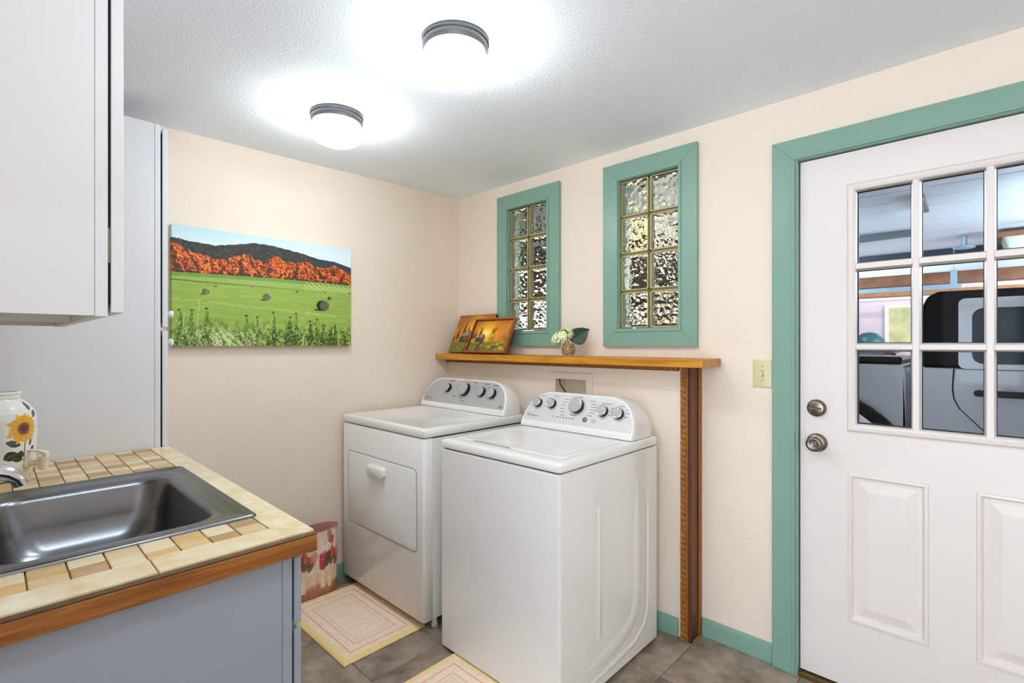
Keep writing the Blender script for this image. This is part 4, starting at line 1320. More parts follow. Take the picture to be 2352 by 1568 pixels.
def leaning_picture(name, x0, x1, h, ybase, ytop_back, z0, frame, args, label):
    """flat painting of height h standing on the shelf, leaning back to the wall"""
    t = 0.016
    lean = math.asin(max(0.0, min(0.9, (ytop_back - ybase) / h)))
    base = Vector(((x0 + x1) / 2, ybase, z0))
    th3 = thing(name, base, label, 'painting', 'small sunset paintings on the ledge shelf')
    up = Vector((0, math.sin(lean), math.cos(lean)))
    nr3 = Vector((0, -math.cos(lean), math.sin(lean)))
    w = x1 - x0
    nrm0 = Vector((0, 0, 0))
    # back lower edge rests on shelf: shift up so the lowest corner touches
    M = Matrix(((1, up.x, nr3.x, base.x - w / 2), (0, up.y, nr3.y, base.y), (0, up.z, nr3.z, base.z), (0, 0, 0, 1)))
    f = frame
    U, V = np.meshgrid(np.linspace(0, 1, 150), np.linspace(0, 1, 130))
    ins = 0.012 if f else 0.0
    pz_ = t - 0.004 if f else t
    X = ins + (w - 2 * ins) * U; Y = ins + (h - 2 * ins) * V
    P = np.stack([M[0][0] * X + M[0][1] * Y + M[0][2] * pz_ + M[0][3], M[1][0] * X + M[1][1] * Y + M[1][2] * pz_ + M[1][3], M[2][0] * X + M[2][1] * Y + M[2][2] * pz_ + M[2][3]], -1)
    grid_obj('painted_face', P, sunset(U, V, *args), painted('oil_paint', 0.4, bump=(90, 0.15)), th3, smooth=False)
    MB().box(0.002, w - 0.002, 0.001, h - 0.001, 0.0005, t - (0.006 if f else 0.0005)).build('backing', mat('dark_backing', (0.24, 0.18, 0.12), 0.7), th3, M=M)
    if f:
        mf = mat('copper_wood_frame', (0.66, 0.38, 0.14), 0.35, var=(30, 0.12))
        md = mat('dark_inner_lip', (0.22, 0.12, 0.06), 0.5)
        for q in ([(0, 0), (w, 0), (w - ins, ins), (ins, ins)], [(0, h), (ins, h - ins), (w - ins, h - ins), (w, h)], [(0, 0), (ins, ins), (ins, h - ins), (0, h)], [(w, 0), (w, h), (w - ins, h - ins), (w - ins, ins)]):
            MB().prism(q, 2, 0.0, t + 0.006).build('frame_bar', mf, th3, M=M, bevel=0.001)
        for q in ((ins - 0.002, ins + 0.003, ins, h - ins), (w - ins - 0.003, w - ins + 0.002, ins, h - ins), (ins, w - ins, h - ins - 0.003, h - ins + 0.002)):
            MB().box(q[0], q[1], q[2], q[3], t - 0.006, t + 0.003).build('frame_lip', md, th3, M=M)
    return th3


ZS = 1.2645
leaning_picture('sunset_painting', 0.066, 0.418, 0.268, -0.128, -0.020, ZS + 0.0035, False, (0.60, 0.55, (0.20, 0.27, 0.30, 0.32), [(0.12, 0.35, 0.72, 0.055), (0.27, 0.42, 0.86, 0.060), (0.38, 0.45, 0.72, 0.05), (0.03, 0.3, 0.5, 0.04)], (0.42, 0.55), 1), 'unframed sunset cabin painting at the back, behind the framed one')
leaning_picture('sunset_painting', 0.262, 0.618, 0.240, -0.160, -0.052, ZS + 0.0035, True, (0.38, 0.58, (0.12, 0.30, 0.26, 0.26), [(0.10, 0.4, 0.72, 0.05), (0.22, 0.45, 0.85, 0.055), (0.04, 0.4, 0.65, 0.04)], (0.25, 0.30), 0), 'copper framed sunset cabin painting leaning in front on shelf')

# ================================================================== little vase of flowers
vx, vy = 1.035, -0.105
fv = thing('flower_vase', (vx, vy, ZS), 'small tan ceramic vase with pale green artificial hydrangea on shelf', 'vase')
MB().lathe([(0.022, 0.003), (0.030, 0.006), (0.036, 0.020), (0.038, 0.035), (0.035, 0.050), (0.030, 0.060), (0.032, 0.066), (0.029, 0.067), (0.026, 0.060), (0.020, 0.055)], (vx, vy, ZS), 28).build('vase_body', mat('tan_glaze', (0.70, 0.58, 0.40), 0.35, var=(70, 0.2, (0.48, 0.36, 0.2)), bump=(110, 0.6)), fv, smooth=True, angle=60)
M_brown = mat('brown_glaze', (0.28, 0.18, 0.09), 0.35)
cd = Vector((CAM[0] - vx, CAM[1] - vy, 0)).normalized(); cs = Vector((-cd.y, cd.x, 0))
for s in (-1, 1):
    e = Vector((vx, vy, ZS + 0.047)) + cd * 0.031 + cs * 0.011 * s
    MB().lathe([(0.001, -0.006), (0.005, -0.003), (0.0055, 0.0), (0.004, 0.004), (0.001, 0.006)], tuple(e), 12, cap0=False, cap1=False).build('raised_dot', M_brown, fv, smooth=True)
# scalloped white doily
lo_ = [[(vx + (0.050 + 0.007 * math.cos(9 * t)) * math.cos(t) * k, vy + (0.050 + 0.007 * math.cos(9 * t)) * math.sin(t) * k, ZS + zz + (0.004 * math.cos(9 * t) ** 2 * (k > 0.9))) for t in [2 * PI * i / 72 for i in range(72)]] for k, zz in ((1.0, 0.001), (1.0, 0.0025), (0.55, 0.003))]
MB().loft(lo_).build('doily', mat('white_lace', (0.92, 0.90, 0.87), 0.8), fv, smooth=True)
M_pet = mat('pale_green_petal', (0.96, 0.965, 0.84), 0.6, var=(28, 0.1, (0.86, 0.92, 0.64)))
M_leaf = mat('deep_green_leaf', (0.13, 0.28, 0.19), 0.45, var=(30, 0.05), bump=(50, 0.2))
M_stem = mat('green_stem', (0.38, 0.47, 0.20), 0.6)
rf_ = random.Random(9)
head = Vector((vx - 0.016, vy - 0.020, ZS + 0.108))
side3 = Vector((0.724, 0.69, 0))


def blossom(c, n, size):
    mb = MB()
    n = n.normalized()
    u = n.orthogonal().normalized(); w = n.cross(u)
    a0 = rf_.random() * 3
    for k in range(4):
        a = a0 + k * PI / 2
        d = u * math.cos(a) + w * math.sin(a); e = n.cross(d)
        pts = []
        for q, wd, li in ((0.05, 0.12, 0.0), (0.35, 0.42, 0.10), (0.7, 0.52, 0.18), (1.0, 0.26, 0.10)):
            p = c + d * q * size + n * li * size
            pts.append([tuple(p - e * wd * size), tuple(p + n * -0.05 * size), tuple(p + e * wd * size)])
        nn = len(mb.v)
        for row in pts:
            mb.v += row
        for i in range(3):
            for j in range(2):
                mb.f.append((nn + i * 3 + j, nn + i * 3 + j + 1, nn + i * 3 + j + 4, nn + i * 3 + j + 3))
    o = mb.build('blossom', M_pet, fv, smooth=True, angle=80)
    so = o.modifiers.new('thick', 'SOLIDIFY'); so.thickness = 0.0007
    return o


for k in range(34):
    t = rf_.random() * 2 * PI; z = rf_.uniform(-0.35, 1)
    r = math.sqrt(1 - z * z)
    n = Vector((r * math.cos(t), r * math.sin(t), z))
    c = head + side3 * n.dot(side3) * 0.052 + Vector((-0.69, 0.724, 0)) * n.dot(Vector((-0.69, 0.724, 0))) * 0.034 + Vector((0, 0, n.z * 0.026))
    c -= side3 * 0.006 - Vector((0, 0, side3.dot(c - head) * 0.35))
    blossom(c, n + Vector((0, 0, 0.25)), rf_.uniform(0.021, 0.027))
for k in range(4):
    a = k * 1.6
    MB().tube([(vx + 0.008 * math.cos(a), vy + 0.008 * math.sin(a), ZS + 0.045), (vx - 0.005 + 0.012 * math.cos(a), vy - 0.010 + 0.010 * math.sin(a), ZS + 0.082), tuple(head + Vector((0.016 * math.cos(a), 0.012 * math.sin(a), 0)))], 0.0016, 6).build('stem', M_stem, fv, smooth=True)
# big leaf rising to the right
lb = Vector((vx + 0.012, vy + 0.002, ZS + 0.082))
ld = (side3 * 0.86 + Vector((0, 0, 0.52))).normalized(); le = Vector((0, 0, 1)).cross(side3).normalized(); ln_ = ld.cross(le).normalized()
P = np.zeros((11, 15, 3))
wl = [0.004, 0.028, 0.042, 0.047, 0.047, 0.044, 0.038, 0.031, 0.021, 0.010, 0.0005]
upv = (Vector((0, 0, 1)) - ld * ld.z).normalized()
for i in range(11):
    q = i / 10
    for j in range(15):
        s = (j - 7) / 7
        p = lb + ld * (0.118 * q) + upv * (s * wl[i]) - Vector((-0.69, 0.724, 0)) * (0.010 * abs(s) * math.sin(PI * q) + 0.012 * q * q) + upv * 0.002 * math.sin(9 * q) * abs(s)
        P[i, j] = p
lf = grid_obj('leaf', P, None, M_leaf, fv)
so = lf.modifiers.new('thick', 'SOLIDIFY'); so.thickness = 0.001


# ================================================================== rugs
def rug(name, x0, x1, y0, y1, label, seed):
    nx, ny = 300, 200
    U, V = np.meshgrid(np.linspace(0, 1, nx), np.linspace(0, 1, ny))
    w, h = x1 - x0, y1 - y0
    X = x0 + w * U; Y = y0 + h * V
    wob = 0.004 * (fbm(U, V, 9, 7, seed) - 0.5)
    ex = np.minimum(U, 1 - U) * w + wob; ey = np.minimum(V, 1 - V) * h + wob
    e = np.minimum(ex, ey)
    n = vnoise(U, V, 260, 180, seed + 1); n2 = fbm(U, V, 40, 30, seed + 2)
    C = np.zeros(U.shape + (3,)) + np.array([0.98, 0.90, 0.82])
    C = mixc(C, (0.95, 0.83, 0.74), np.clip((n2 - 0.5) * 3, 0, 0.5))
    C = mixc(C, (0.97, 0.85, 0.55), np.clip((0.036 - e) / 0.014, 0, 1) * (0.75 + 0.25 * n))
    def line(d0, wd, col, a):
        nonlocal C
        C = mixc(C, col, np.clip(1 - np.abs(e - d0) / wd, 0, 1) * a * (0.55 + 0.6 * n))
    line(0.060, 0.0055, (0.95, 0.62, 0.32), 1.0)
    line(0.101, 0.0050, (0.94, 0.64, 0.44), 0.9)
    line(0.122, 0.0060, (0.96, 0.76, 0.60), 0.7)
    C = C * (0.93 + 0.10 * n[..., None])
    Z = 0.0095 + 0.0022 * n + 0.0010 * n2 - 0.007 * np.clip(1 - np.minimum(np.minimum(U, 1 - U) * w, np.minimum(V, 1 - V) * h) / 0.008, 0, 1) - 0.003 * np.clip(1 - np.abs(e - 0.060) / 0.006, 0, 1) * 0.6
    X = X + 0.003 * (vnoise(V, U, 30, 2, seed + 5) - 0.5) * (np.abs(U - 0.5) > 0.48)
    r = thing(name, ((x0 + x1) / 2, (y0 + y1) / 2, 0.0005), label, 'rug', 'peach bath rugs before the machines')
    grid_obj('pile', np.stack([X, Y, Z], -1), C, painted('cotton_pile', 0.95), r)
    B(x0 + 0.001, x1 - 0.001, y0 + 0.001, y1 - 0.001, 0.0006, 0.0036).build('backing', mat('rug_backing', (0.80, 0.70, 0.48), 0.9), r)
    return r


rg1 = rug('bath_rug', 0.134, 0.752, -1.246, -0.836, 'peach rug with orange border lines in front of dryer', 5)
rg2 = rug('bath_rug', 1.010, 1.640, -1.262, -0.866, 'peach rug with orange border lines in front of washer', 8)
# frayed threads at the near dryer corner
M_thread = mat('cream_thread', (0.80, 0.72, 0.56), 0.9)
for k, pts in enumerate(([(0.745, -0.862, 0.010), (0.765, -0.850, 0.004), (0.785, -0.845, 0.003), (0.80, -0.832, 0.003)], [(0.748, -0.858, 0.008), (0.768, -0.858, 0.003), (0.79, -0.850, 0.003), (0.812, -0.846, 0.0025)], [(0.745, -0.845, 0.008), (0.765, -0.838, 0.003), (0.775, -0.820, 0.003)], [(0.128, -0.90, 0.006), (0.112, -0.89, 0.002), (0.10, -0.87, 0.002)])):
    MB().tube(pts, 0.0012, 5).build('loose_thread', M_thread, rg1, smooth=True)

# ================================================================== oval wastebasket
wbk = thing('wastebasket', (0.085, -1.055, 0.0), 'oval metal wastebasket with floral painting tucked behind the counter', 'wastebasket')
a_, b2_, hb = 0.058, 0.128, 0.345
nyb, nxb = 180, 360
TH, HHb = np.meshgrid(np.linspace(0, 2 * PI, nxb, endpoint=False), np.linspace(0, 1, nyb))
k_ = 0.93 + 0.07 * HHb
P = np.stack([0.070 + a_ * k_ * np.cos(TH), -1.055 + b2_ * k_ * np.sin(TH), 0.0005 + hb * HHb], -1)
S = TH / (2 * PI) * 3.2; T = HHb
C = np.zeros(P.shape) + np.array([0.90, 0.82, 0.72])
n = fbm(S, T, 6, 5, 90)
C = mixc(C, (0.95, 0.90, 0.84), np.clip((n - 0.45) * 5, 0, 1) * 0.8)
C = mixc(C, (0.86, 0.66, 0.60), np.clip((fbm(S, T, 5, 4, 92) - 0.52) * 6, 0, 1) * 0.7)
C = mixc(C, (0.66, 0.38, 0.30), np.clip((0.17 + 0.10 * fbm(S, T * 0, 6, 1, 95) - T) * 12, 0, 1) * 0.85)
C = mixc(C, (0.80, 0.55, 0.48), np.clip((0.2 - T) * 6, 0, 1) * (vnoise(S, T, 30, 6, 96) > 0.6) * 0.6)
rb = random.Random(12)
def blot(cx, cy, r, col, seed, al=1.0):
    global C
    d = np.hypot((S - cx) * 1.0, (T - cy) * 1.05) / r
    C = mixc(C, col, np.clip((1.15 - d + 0.9 * (fbm(S, T, 14, 14, seed) - 0.5)) * 3.5, 0, 1) * al * (0.55 + 0.6 * fbm(S, T, 30, 22, seed + 3, 2)))
def vase(cx, cy, w, h, col):
    global C
    q = np.clip((T - cy) / h, 0, 1)
    ww = w * (0.55 + 0.45 * np.sin(PI * np.clip(q * 0.95 + 0.12, 0, 1)))
    C = mixc(C, col, ((T > cy) & (T < cy + h) & (np.abs(S - cx) < ww)) * 0.9)
    C = mixc(C, (0.97, 0.94, 0.86), ((T > cy) & (T < cy + h) & (np.abs(S - cx + w * 0.3) < ww * 0.35)) * 0.6)
for rep in range(5):
    ox = rep * 0.64
    vase(0.10 + ox, 0.12, 0.085, 0.34, (0.88, 0.79, 0.62)); vase(0.27 + ox, 0.10, 0.07, 0.18, (0.91, 0.85, 0.72))
    for (cx, cy, r, col) in ((0.05, 0.52, .085, (0.68, 0.16, 0.24)), (0.10, 0.60, .06, (0.80, 0.26, 0.36)), (0.20, 0.56, .055, (0.30, 0.27, 0.36)), (0.29, 0.62, .075, (0.66, 0.25, 0.18)), (0.30, 0.53, .06, (0.42, 0.24, 0.22)), (0.34, 0.58, .04, (0.72, 0.46, 0.18)), (0.30, 0.80, .055, (0.72, 0.28, 0.30)), (0.22, 0.72, .05, (0.95, 0.92, 0.84)), (0.24, 0.90, .05, (0.70, 0.40, 0.50)), (0.45, 0.55, .07, (0.62, 0.16, 0.22)), (0.52, 0.62, .06, (0.82, 0.55, 0.42)), (0.42, 0.48, .05, (0.34, 0.34, 0.20)), (0.14, 0.47, .04, (0.30, 0.32, 0.24))):
        blot(cx + ox + rb.uniform(-.02, .02), cy + rb.uniform(-.02, .02), r * 1.35, col, rb.randrange(500))
    for (cx, cy) in ((0.06, 0.56), (0.295, 0.80), (0.22, 0.73), (0.46, 0.56)):
        blot(cx + ox, cy, 0.014, (0.90, 0.68, 0.22), rb.randrange(500))
grid_obj('basket_wall', P, C, painted('painted_tin', 0.3, coat=0.2), wbk, wrap=True)
inn = MB()
lo_ = []
for k in (1.0, 1.0, 0.965, 0.93, 0.90):
    pass
for kk, z in ((1.005, hb - 0.006), (1.015, hb - 0.001), (0.99, hb + 0.003), (0.965, hb - 0.002), (0.90, 0.012)):
    lo_.append([(0.070 + a_ * kk * math.cos(2 * PI * i / 64), -1.055 + b2_ * kk * math.sin(2 * PI * i / 64), z) for i in range(64)])
inn.loft(lo_, False, True).build('rim_and_lining', mat('dusty_rose_enamel', (0.70, 0.47, 0.42), 0.4), wbk, smooth=True)


# ================================================================== ceiling lights
def ceiling_light(x, y, label):
    z = ceil_z(x, y)
    cl = thing('ceiling_light', (x, y, z - 0.14), label, 'ceiling light', 'round flush ceiling lights')
    MB().lathe([(0.106, 0.004), (0.108, -0.006), (0.108, -0.013), (0.104, -0.016), (0.104, -0.026), (0.106, -0.029), (0.102, -0.040), (0.096, -0.044)], (x, y, z), 48).build('fixture_pan', M_fixture, cl, smooth=True, angle=30)
    pr_ = [(0.097, -0.036)]
    for i in range(1, 17):
        t = PI * (0.22 + 0.78 * i / 16)
        pr_.append((max(0.0008, 0.1105 * math.sin(t) ** 0.85), -0.078 + 0.052 * math.cos(t) * (1.0 if math.cos(t) > 0 else 1.0)))
    MB().lathe(pr_, (x, y, z), 48, cap0=False).build('globe', M_globe, cl, smooth=True, angle=80)
    return cl


ceiling_light(1.420, -1.212, 'round frosted ceiling light, larger in view, nearest the camera')
ceiling_light(0.652, -1.226, 'round frosted ceiling light, smaller in view, above the dryer side')
ceiling_light(2.30, -1.80, 'round frosted ceiling light above the camera, outside the view')

# ================================================================== garage beyond the wall
M_gfloor = mat('garage_concrete', (0.44, 0.44, 0.44), 0.7, var=(2, 0.08))
M_gceil = mat('white_garage_boards', (0.90, 0.92, 0.94), 0.6, var=(2, 0.03))
M_pink = mat('pink_wallboard', (0.87, 0.75, 0.76), 0.8, var=(2, 0.03))
M_osb = mat('brown_header', (0.50, 0.33, 0.22), 0.7, var=(9, 0.12))
M_track = mat('galvanised_track', (0.62, 0.70, 0.76), 0.4, metal=0.5)
GZ = -0.20
M_filltube = mat('fill_tube_glow', (1, 1, 1), 0.4, emit=((0.88, 0.96, 1.0), 420.0))
GY = 7.0
o = B(-4.0, 7.0, 0.125, GY + 0.2, GZ - 0.1, GZ).build('garage_floor', M_gfloor); tag(o, 'grey concrete garage floor beyond the door', 'floor', kind='structure')
gw = (1.60, 1.875, 1.33, 1.87)
mb, _, _ = holes_wall('g', 1, GY, GY + 0.12, [-4.0, 7.0], [GZ, 2.72], [gw, (-3.5, -2.6, 1.1, 1.9), (-2.2, -1.3, 1.1, 1.9)], M_pink)  # two left openings added so sky sparkles in the glass blocks
o = mb.build('garage_wall', M_pink); tag(o, 'pink far wall of the garage seen through the door panes', 'wall', kind='structure')
M_dkwood = mat('dark_rough_wood', (0.30, 0.21, 0.14), 0.8, var=(6, 0.08))
mb, _, _ = holes_wall('gs', 0, -4.1, -4.0, [0.125, GY], [GZ, 2.72], [(3.5, 4.3, 1.05, 1.95), (4.7, 5.5, 1.05, 1.95), (5.9, 6.7, 1.05, 1.95)], M_osb)  # openings added as bright spots for the glass blocks to refract
o = mb.build('garage_side_wall', M_dkwood); tag(o, 'brown side wall of the garage', 'wall', kind='structure')
gc = B(-4.0, 7.0, 0.125, GY, 2.66, 2.76).build('garage_ceiling', M_gceil); tag(gc, 'white boarded garage ceiling seen through the door panes', 'ceiling', kind='structure')
for k in range(18):
    y = 0.14 + k * 0.38
    B(-3.9, 6.9, y, y + 0.372, 2.645, 2.6595).build('ceiling_board', M_gceil, gc, bevel=0.004, seg=1)
o = B(7.0, 7.1, 0.125, 2.0, GZ, 2.76).build('garage_shade_wall', M_osb); tag(o, 'short brown wall added beside the garage opening to block grazing daylight', 'wall', kind='structure')  # unseen wall added to keep grazing daylight off the truck side
mb, _, _ = holes_wall('gh', 1, 0.1215, 0.1245, [-4.0, 7.0], [GZ, 2.64], [(W1[0] - 0.01, W1[1] + 0.01, W1[2] - 0.01, W1[3] + 0.01), (W2[0] - 0.01, W2[1] + 0.01, W2[2] - 0.01, W2[3] + 0.01), (2.09, 3.06, GZ, 2.09)], M_osb)
o = mb.build('garage_dark_sheet', M_osb); tag(o, 'added dark brown sheet on the house wall, soaking up garage light', 'wall', kind='structure')  # dark sheet added to cut light bounced onto the truck
lf_ = thing('added_loft', (-1.6, 4.4, 2.2), 'added dark wooden loft in the garage, darkening the view through the glass blocks', 'loft')  # loft added to darken what the glass blocks show
for k in range(14):
    B(-3.98 + k * 0.32, -3.98 + k * 0.32 + 0.31, 1.3, 6.8, 2.22, 2.25).build('added_loft_board', M_dkwood, lf_)
for y in (1.6, 4.0, 6.4):
    B(-3.98, 0.49, y, y + 0.06, 2.10, 2.2195).build('added_loft_joist', M_dkwood, lf_)
for y in (3.2, 5.4):  # tube lights added out of view to brighten the garage ceiling
    for x in (0.1, 3.9):
        sl_ = thing('fill_light', (x, y, 2.58), ('added unseen fluorescent fill light on the garage ceiling, %s end by the %s' % ('left' if x < 1 else 'right', 'house wall' if y < 4 else 'far wall')), 'lamp', 'added garage fill lights')
        zc = 2.644
        for q in (-0.45, 0.45):
            MB().tube([(x + q, y, zc - 0.20), (x + q, y, zc - 0.0005)], 0.004, 6).build('fill_rod', M_track, sl_)
        B(x - 0.6, x + 0.6, y - 0.02, y + 0.02, zc - 0.22, zc - 0.20).build('fill_housing', M_plastic, sl_)
        MB().tube([(x - 0.58, y, zc - 0.240), (x + 0.58, y, zc - 0.240)], 0.018, 10).build('fill_tube', M_filltube, sl_, smooth=True)
hd = thing('garage_header', (1.5, GY - 0.1, 2.05), 'brown timber header above the pink garage wall', 'beam')
B(-3.9, 6.9, GY - 0.10, GY - 0.002, 2.17, 2.33).build('header_board', M_osb, hd)
B(-3.9, 6.9, GY - 0.06, GY - 0.002, 2.03, 2.10).build('wall_plate', mat('pine_plate', (0.66, 0.44, 0.27), 0.7, var=(12, 0.1)), hd)
B(-3.9, 6.9, GY - 0.05, GY - 0.002, 2.332, 2.539).build('white_soffit', M_plastic, hd)
B(-3.9, 6.9, GY - 0.03, GY - 0.002, 1.975, 2.012).build('white_strip', M_plastic, hd)
tr = thing('door_track', (1.6, 5.6, 2.0), 'galvanised garage door track hung below the ceiling', 'track')
B(-3.5, 2.46, 5.55, 5.60, 1.98, 2.03).build('rail', M_track, tr)
B(2.36, 2.42, 5.56, 5.60, 1.98, 2.20).build('hanger', M_track, tr)
B(2.387, 2.393, 5.577, 5.583, 2.20, 2.644).build('hanger_strap', M_track, tr)
gb_ = thing('ceiling_rail', (1.5, 5.1, 2.56), 'dark steel rail on the garage ceiling', 'rail')
B(-3.5, 2.10, 5.05, 5.16, 2.575, 2.640).build('rail_web', mat('grey_steel', (0.38, 0.40, 0.42), 0.5, metal=0.4), gb_)
o = B(-3.5, 6.5, 6.86, 6.98, 2.54, 2.640).build('ceiling_beam', mat('blue_black_beam', (0.10, 0.14, 0.18), 0.6)); tag(o, 'dark beam where garage ceiling meets the far wall', 'beam')
lamp_b = thing('track_lamp', (2.24, 3.6, 2.55), 'small black lamp on the garage ceiling', 'lamp')
MB().loft([at(rrect(2.20, 2.27, 3.35, 3.95, 0.02, 3), 2, 2.59), at(rrect(2.20, 2.27, 3.35, 3.95, 0.02, 3), 2, 2.64)]).build('lamp_body', M_black, lamp_b, smooth=True)
gs = thing('ceiling_fan_mount', (2.47, 6.0, 2.5), 'small grey disc hanging from the garage ceiling', 'fixture')
MB().lathe([(0.10, 2.50), (0.11, 2.52), (0.03, 2.535), (0.025, 2.644)], (2.47, 6.0, 0), 20).build('disc', M_track, gs, smooth=True)
op = thing('garage_opener', (3.05, 6.0, 2.3), 'garage door opener unit with brown top', 'opener')
MB().loft([at(rrect(2.85, 3.45, 5.75, 6.2, 0.03, 3), 2, 2.36), at(rrect(2.80, 3.50, 5.70, 6.25, 0.03, 3), 2, 2.545)]).build('opener_case', mat('pale_case', (0.70, 0.70, 0.64), 0.5), op, smooth=True)
B(2.76, 3.55, 5.68, 6.28, 2.546, 2.60).build('opener_top', M_osb, op)
B(3.1, 3.2, 5.9, 6.0, 2.60, 2.644).build('opener_bracket', M_track, op)
gwn = thing('garage_window', (1.735, GY, 1.33), 'small white framed window in the pink garage wall', 'window', kind='structure')
casing(gwn, 1.57, 1.905, 1.30, 1.90, 0.035, GY - 0.03, GY - 0.001, m=M_plastic, name='frame_bar')
B(1.60, 1.875, GY + 0.05, GY + 0.055, 1.33, 1.87).build('pane', M_pane, gwn)
o = B(-6, 10, 13.0, 13.3, -1.0, 4.5).build('hillside', mat('scrub_hillside', (0.50, 0.43, 0.30), 0.95, var=(2.5, 0.2, (0.30, 0.31, 0.16)))); tag(o, 'scrubby tan hillside beyond the garage window', 'hillside', kind='structure')
# bags and helmet heaped at the far wall
o = MB().lathe([(0.16, 0.0), (0.19, 0.06), (0.17, 0.16), (0.10, 0.23), (0.01, 0.25)], (1.42, 6.70, 1.25), 24, sx=1.0, sy=0.8).build('dome_helmet', mat('teal_shell', (0.18, 0.36, 0.36), 0.4), smooth=True)
tag(o, 'teal domed helmet resting on the garage bench', 'helmet')
o = MB().lathe([(0.12, 0.0), (0.14, 0.05), (0.12, 0.12), (0.05, 0.17), (0.005, 0.175)], (1.06, 6.66, 1.25), 20).build('sport_bag', mat('orange_cloth', (0.80, 0.38, 0.22), 0.7), smooth=True)
tag(o, 'orange cloth bag resting on the garage bench', 'bag')
gbn = thing('garage_bench', (1.2, 6.6, GZ), 'dark work bench below the garage window', 'bench')
B(0.2, 1.75, 6.3, 6.95, 1.20, 1.249).build('bench_top', mat('bench_top', (0.20, 0.26, 0.30), 0.6), gbn)
for x in (0.25, 1.65):
    for y in (6.35, 6.9):
        B(x, x + 0.06, y - 0.03, y + 0.03, GZ + 0.001, 1.199).build('leg', M_osb, gbn)
# warm lamp seen through the second glass block window
wl_ = thing('wall_lantern', (0.80, 1.0, 2.05), 'warm lit lantern hanging behind the glass blocks', 'lamp')
MB().lathe([(0.03, 2.06), (0.065, 2.10), (0.08, 2.17), (0.075, 2.22), (0.03, 2.24)], (0.80, 1.0, 0), 20).build('lantern_glass', mat('amber_glass', (1, 0.9, 0.7), 0.4, emit=((1.0, 0.78, 0.48), 4.0)), wl_, smooth=True)
MB().lathe([(0.05, 2.241), (0.04, 2.27), (0.012, 2.29), (0.010, 2.644)], (0.80, 1.0, 0), 16).build('lantern_stem', M_black, wl_, smooth=True)

# ------------------------------------------------------------------ pickup truck
M_paint = mat('white_truck_paint', (0.86, 0.88, 0.92), 0.25, coat=0.3)
M_top = mat('black_hardtop', (0.03, 0.03, 0.03), 0.6, spec=0.2)
M_flare = mat('black_flare', (0.05, 0.045, 0.04), 0.6)
M_glass = mat('dark_truck_glass', (0.015, 0.018, 0.022), 0.12, spec=0.12)
tk = thing('pickup_truck', (2.6, 2.35, GZ), 'white pickup truck with black hardtop parked in the garage', 'truck')
TY0_, TY1_ = 1.50, 3.25


def arch(cx, cz, r, a0, a1, n=16):
    return [(cx + r * math.cos(a0 + (a1 - a0) * i / n), cz + r * math.sin(a0 + (a1 - a0) * i / n)) for i in range(n + 1)]


bed = [(0.70, 0.30), (0.70, 1.212), (2.300, 1.204), (2.315, 1.16), (2.315, 0.40)] + [(x, z) for x, z in arch(1.84, 0.50, 0.53, -0.15, PI + 0.15)]
MB().prism(bed, 1, TY0_, TY1_).build('bed', M_paint, tk, bevel=0.012)
B(0.72, 2.29, TY0_ + 0.02, TY0_ + 0.10, 1.213, 1.250).build('bed_rail', M_flare, tk, bevel=0.01)
B(0.75, 2.28, TY0_ + 0.12, TY1_ - 0.05, 1.19, 1.2295).build('bed_cover', mat('blue_black_cover', (0.08, 0.10, 0.16), 0.3), tk, bevel=0.01)
MB().prism(arch(1.84, 0.50, 0.535, 0.0, PI) + list(reversed(arch(1.84, 0.50, 0.47, 0.0, PI))), 1, TY0_ - 0.05, TY0_ + 0.05).build('fender_flare', M_flare, tk, bevel=0.008)
cab = [(2.375, 0.35), (2.375, 1.192), (4.70, 1.175), (4.95, 1.12), (6.2, 1.06), (6.3, 0.95), (6.3, 0.45), (6.05, 0.45)] + arch(5.55, 0.42, 0.50, 0.1, PI - 0.1)[0:] + [(4.9, 0.30)]
MB().prism(cab, 1, TY0_, TY1_).build('cab_body', M_paint, tk, bevel=0.012)
top = [(2.375, 1.195), (2.388, 1.55), (2.41, 1.605), (2.46, 1.632), (4.15, 1.625), (4.35, 1.60), (4.70, 1.195)]
MB().prism(top, 1, TY0_ + 0.03, TY1_ - 0.03).build('hardtop', M_top, tk, bevel=0.02)
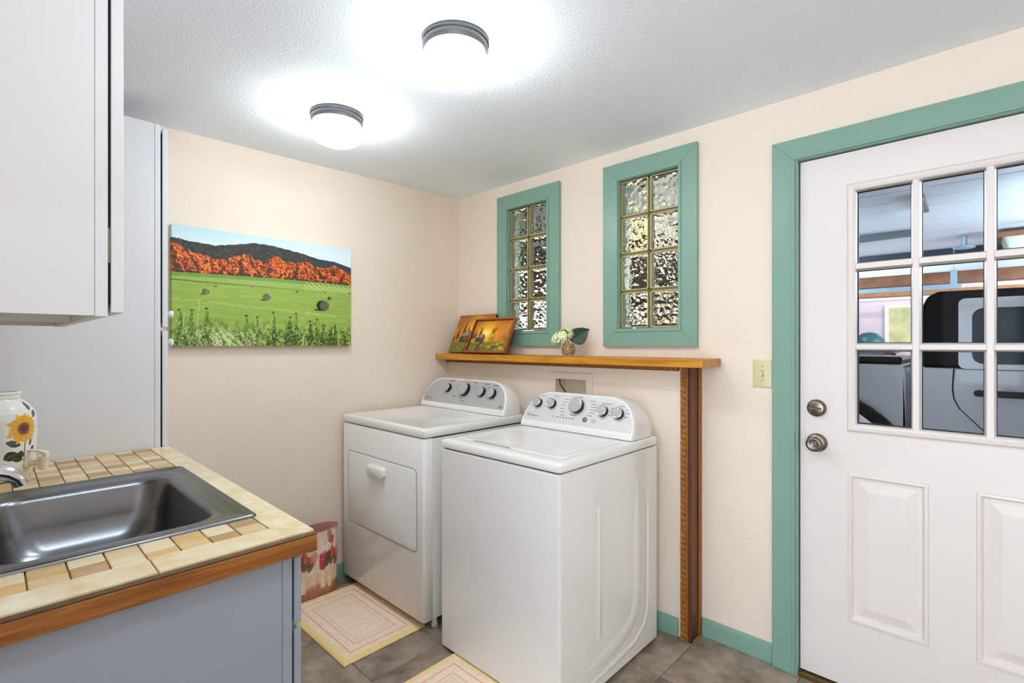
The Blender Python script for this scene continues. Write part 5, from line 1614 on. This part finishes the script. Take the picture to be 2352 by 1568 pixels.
# rear door: lower skin with curved rear edge, painted window frame, glass
dsk = [(2.532, 1.188), (2.526, 1.08), (2.532, 1.02), (2.556, 0.965), (2.66, 0.845), (2.75, 0.70), (2.80, 0.40), (3.45, 0.40), (3.45, 1.184)]
dk = MB().prism(dsk, 1, TY0_ - 0.014, TY0_ - 0.0005).build('rear_door', M_paint, tk, bevel=0.006)
MB().prism([(x - 0.006 if x < 3 else x + 0.006, z) for x, z in dsk], 1, TY0_ - 0.003, TY0_ - 0.0004).build('door_seam', M_gapdark, tk)
wo = rrect(2.548, 3.44, 1.19, 1.582, 0.03, 5)
wi = rrect(2.604, 3.40, 1.218, 1.526, 0.05, 5)
MB().loft([at(wo, 1, TY0_ + 0.029), at(wo, 1, TY0_ - 0.008), at(wi, 1, TY0_ - 0.008), at(wi, 1, TY0_ + 0.02)], False, False).build('window_frame', M_paint, dk, smooth=True, angle=30)
MB().loft([at(rrect(2.60, 3.404, 1.214, 1.53, 0.05, 5), 1, TY0_ + 0.010), at(rrect(2.60, 3.404, 1.214, 1.53, 0.05, 5), 1, TY0_ + 0.016)]).build('window_glass', M_glass, dk)
MB().loft([at(rrect(2.610, 2.83, 1.040, 1.075, 0.016, 4), 1, TY0_ - 0.012), at(rrect(2.612, 2.828, 1.042, 1.073, 0.015, 4), 1, TY0_ - 0.045), at(rrect(2.620, 2.82, 1.046, 1.069, 0.010, 4), 1, TY0_ - 0.050)]).build('door_handle', M_flare, dk, smooth=True)
MB().loft([at(rrect(2.65, 2.77, 1.055, 1.105, 0.022, 4), 1, TY0_ - 0.0145), at(rrect(2.655, 2.765, 1.06, 1.10, 0.02, 4), 1, TY0_ - 0.0165)]).build('handle_cup', M_paint, dk, smooth=True)
for x in (1.84, 5.55):
    for y0 in (TY0_ - 0.01, TY1_ - 0.26):
        w_o = MB().lathe([(0.24, 0.02), (0.36, 0.0), (0.40, 0.03), (0.405, 0.13), (0.40, 0.24), (0.36, 0.27), (0.24, 0.25)], (x, y0, GZ + 0.405), 40, axis=1).build('wheel', mat('tyre_rubber', (0.05, 0.05, 0.05), 0.8), tk, smooth=True)
        MB().lathe([(0.235, 0.03), (0.22, 0.05), (0.09, 0.04), (0.05, 0.02), (0.001, 0.018)], (x, y0, GZ + 0.405), 30, axis=1).build('wheel_rim', M_nickel, w_o, smooth=True)
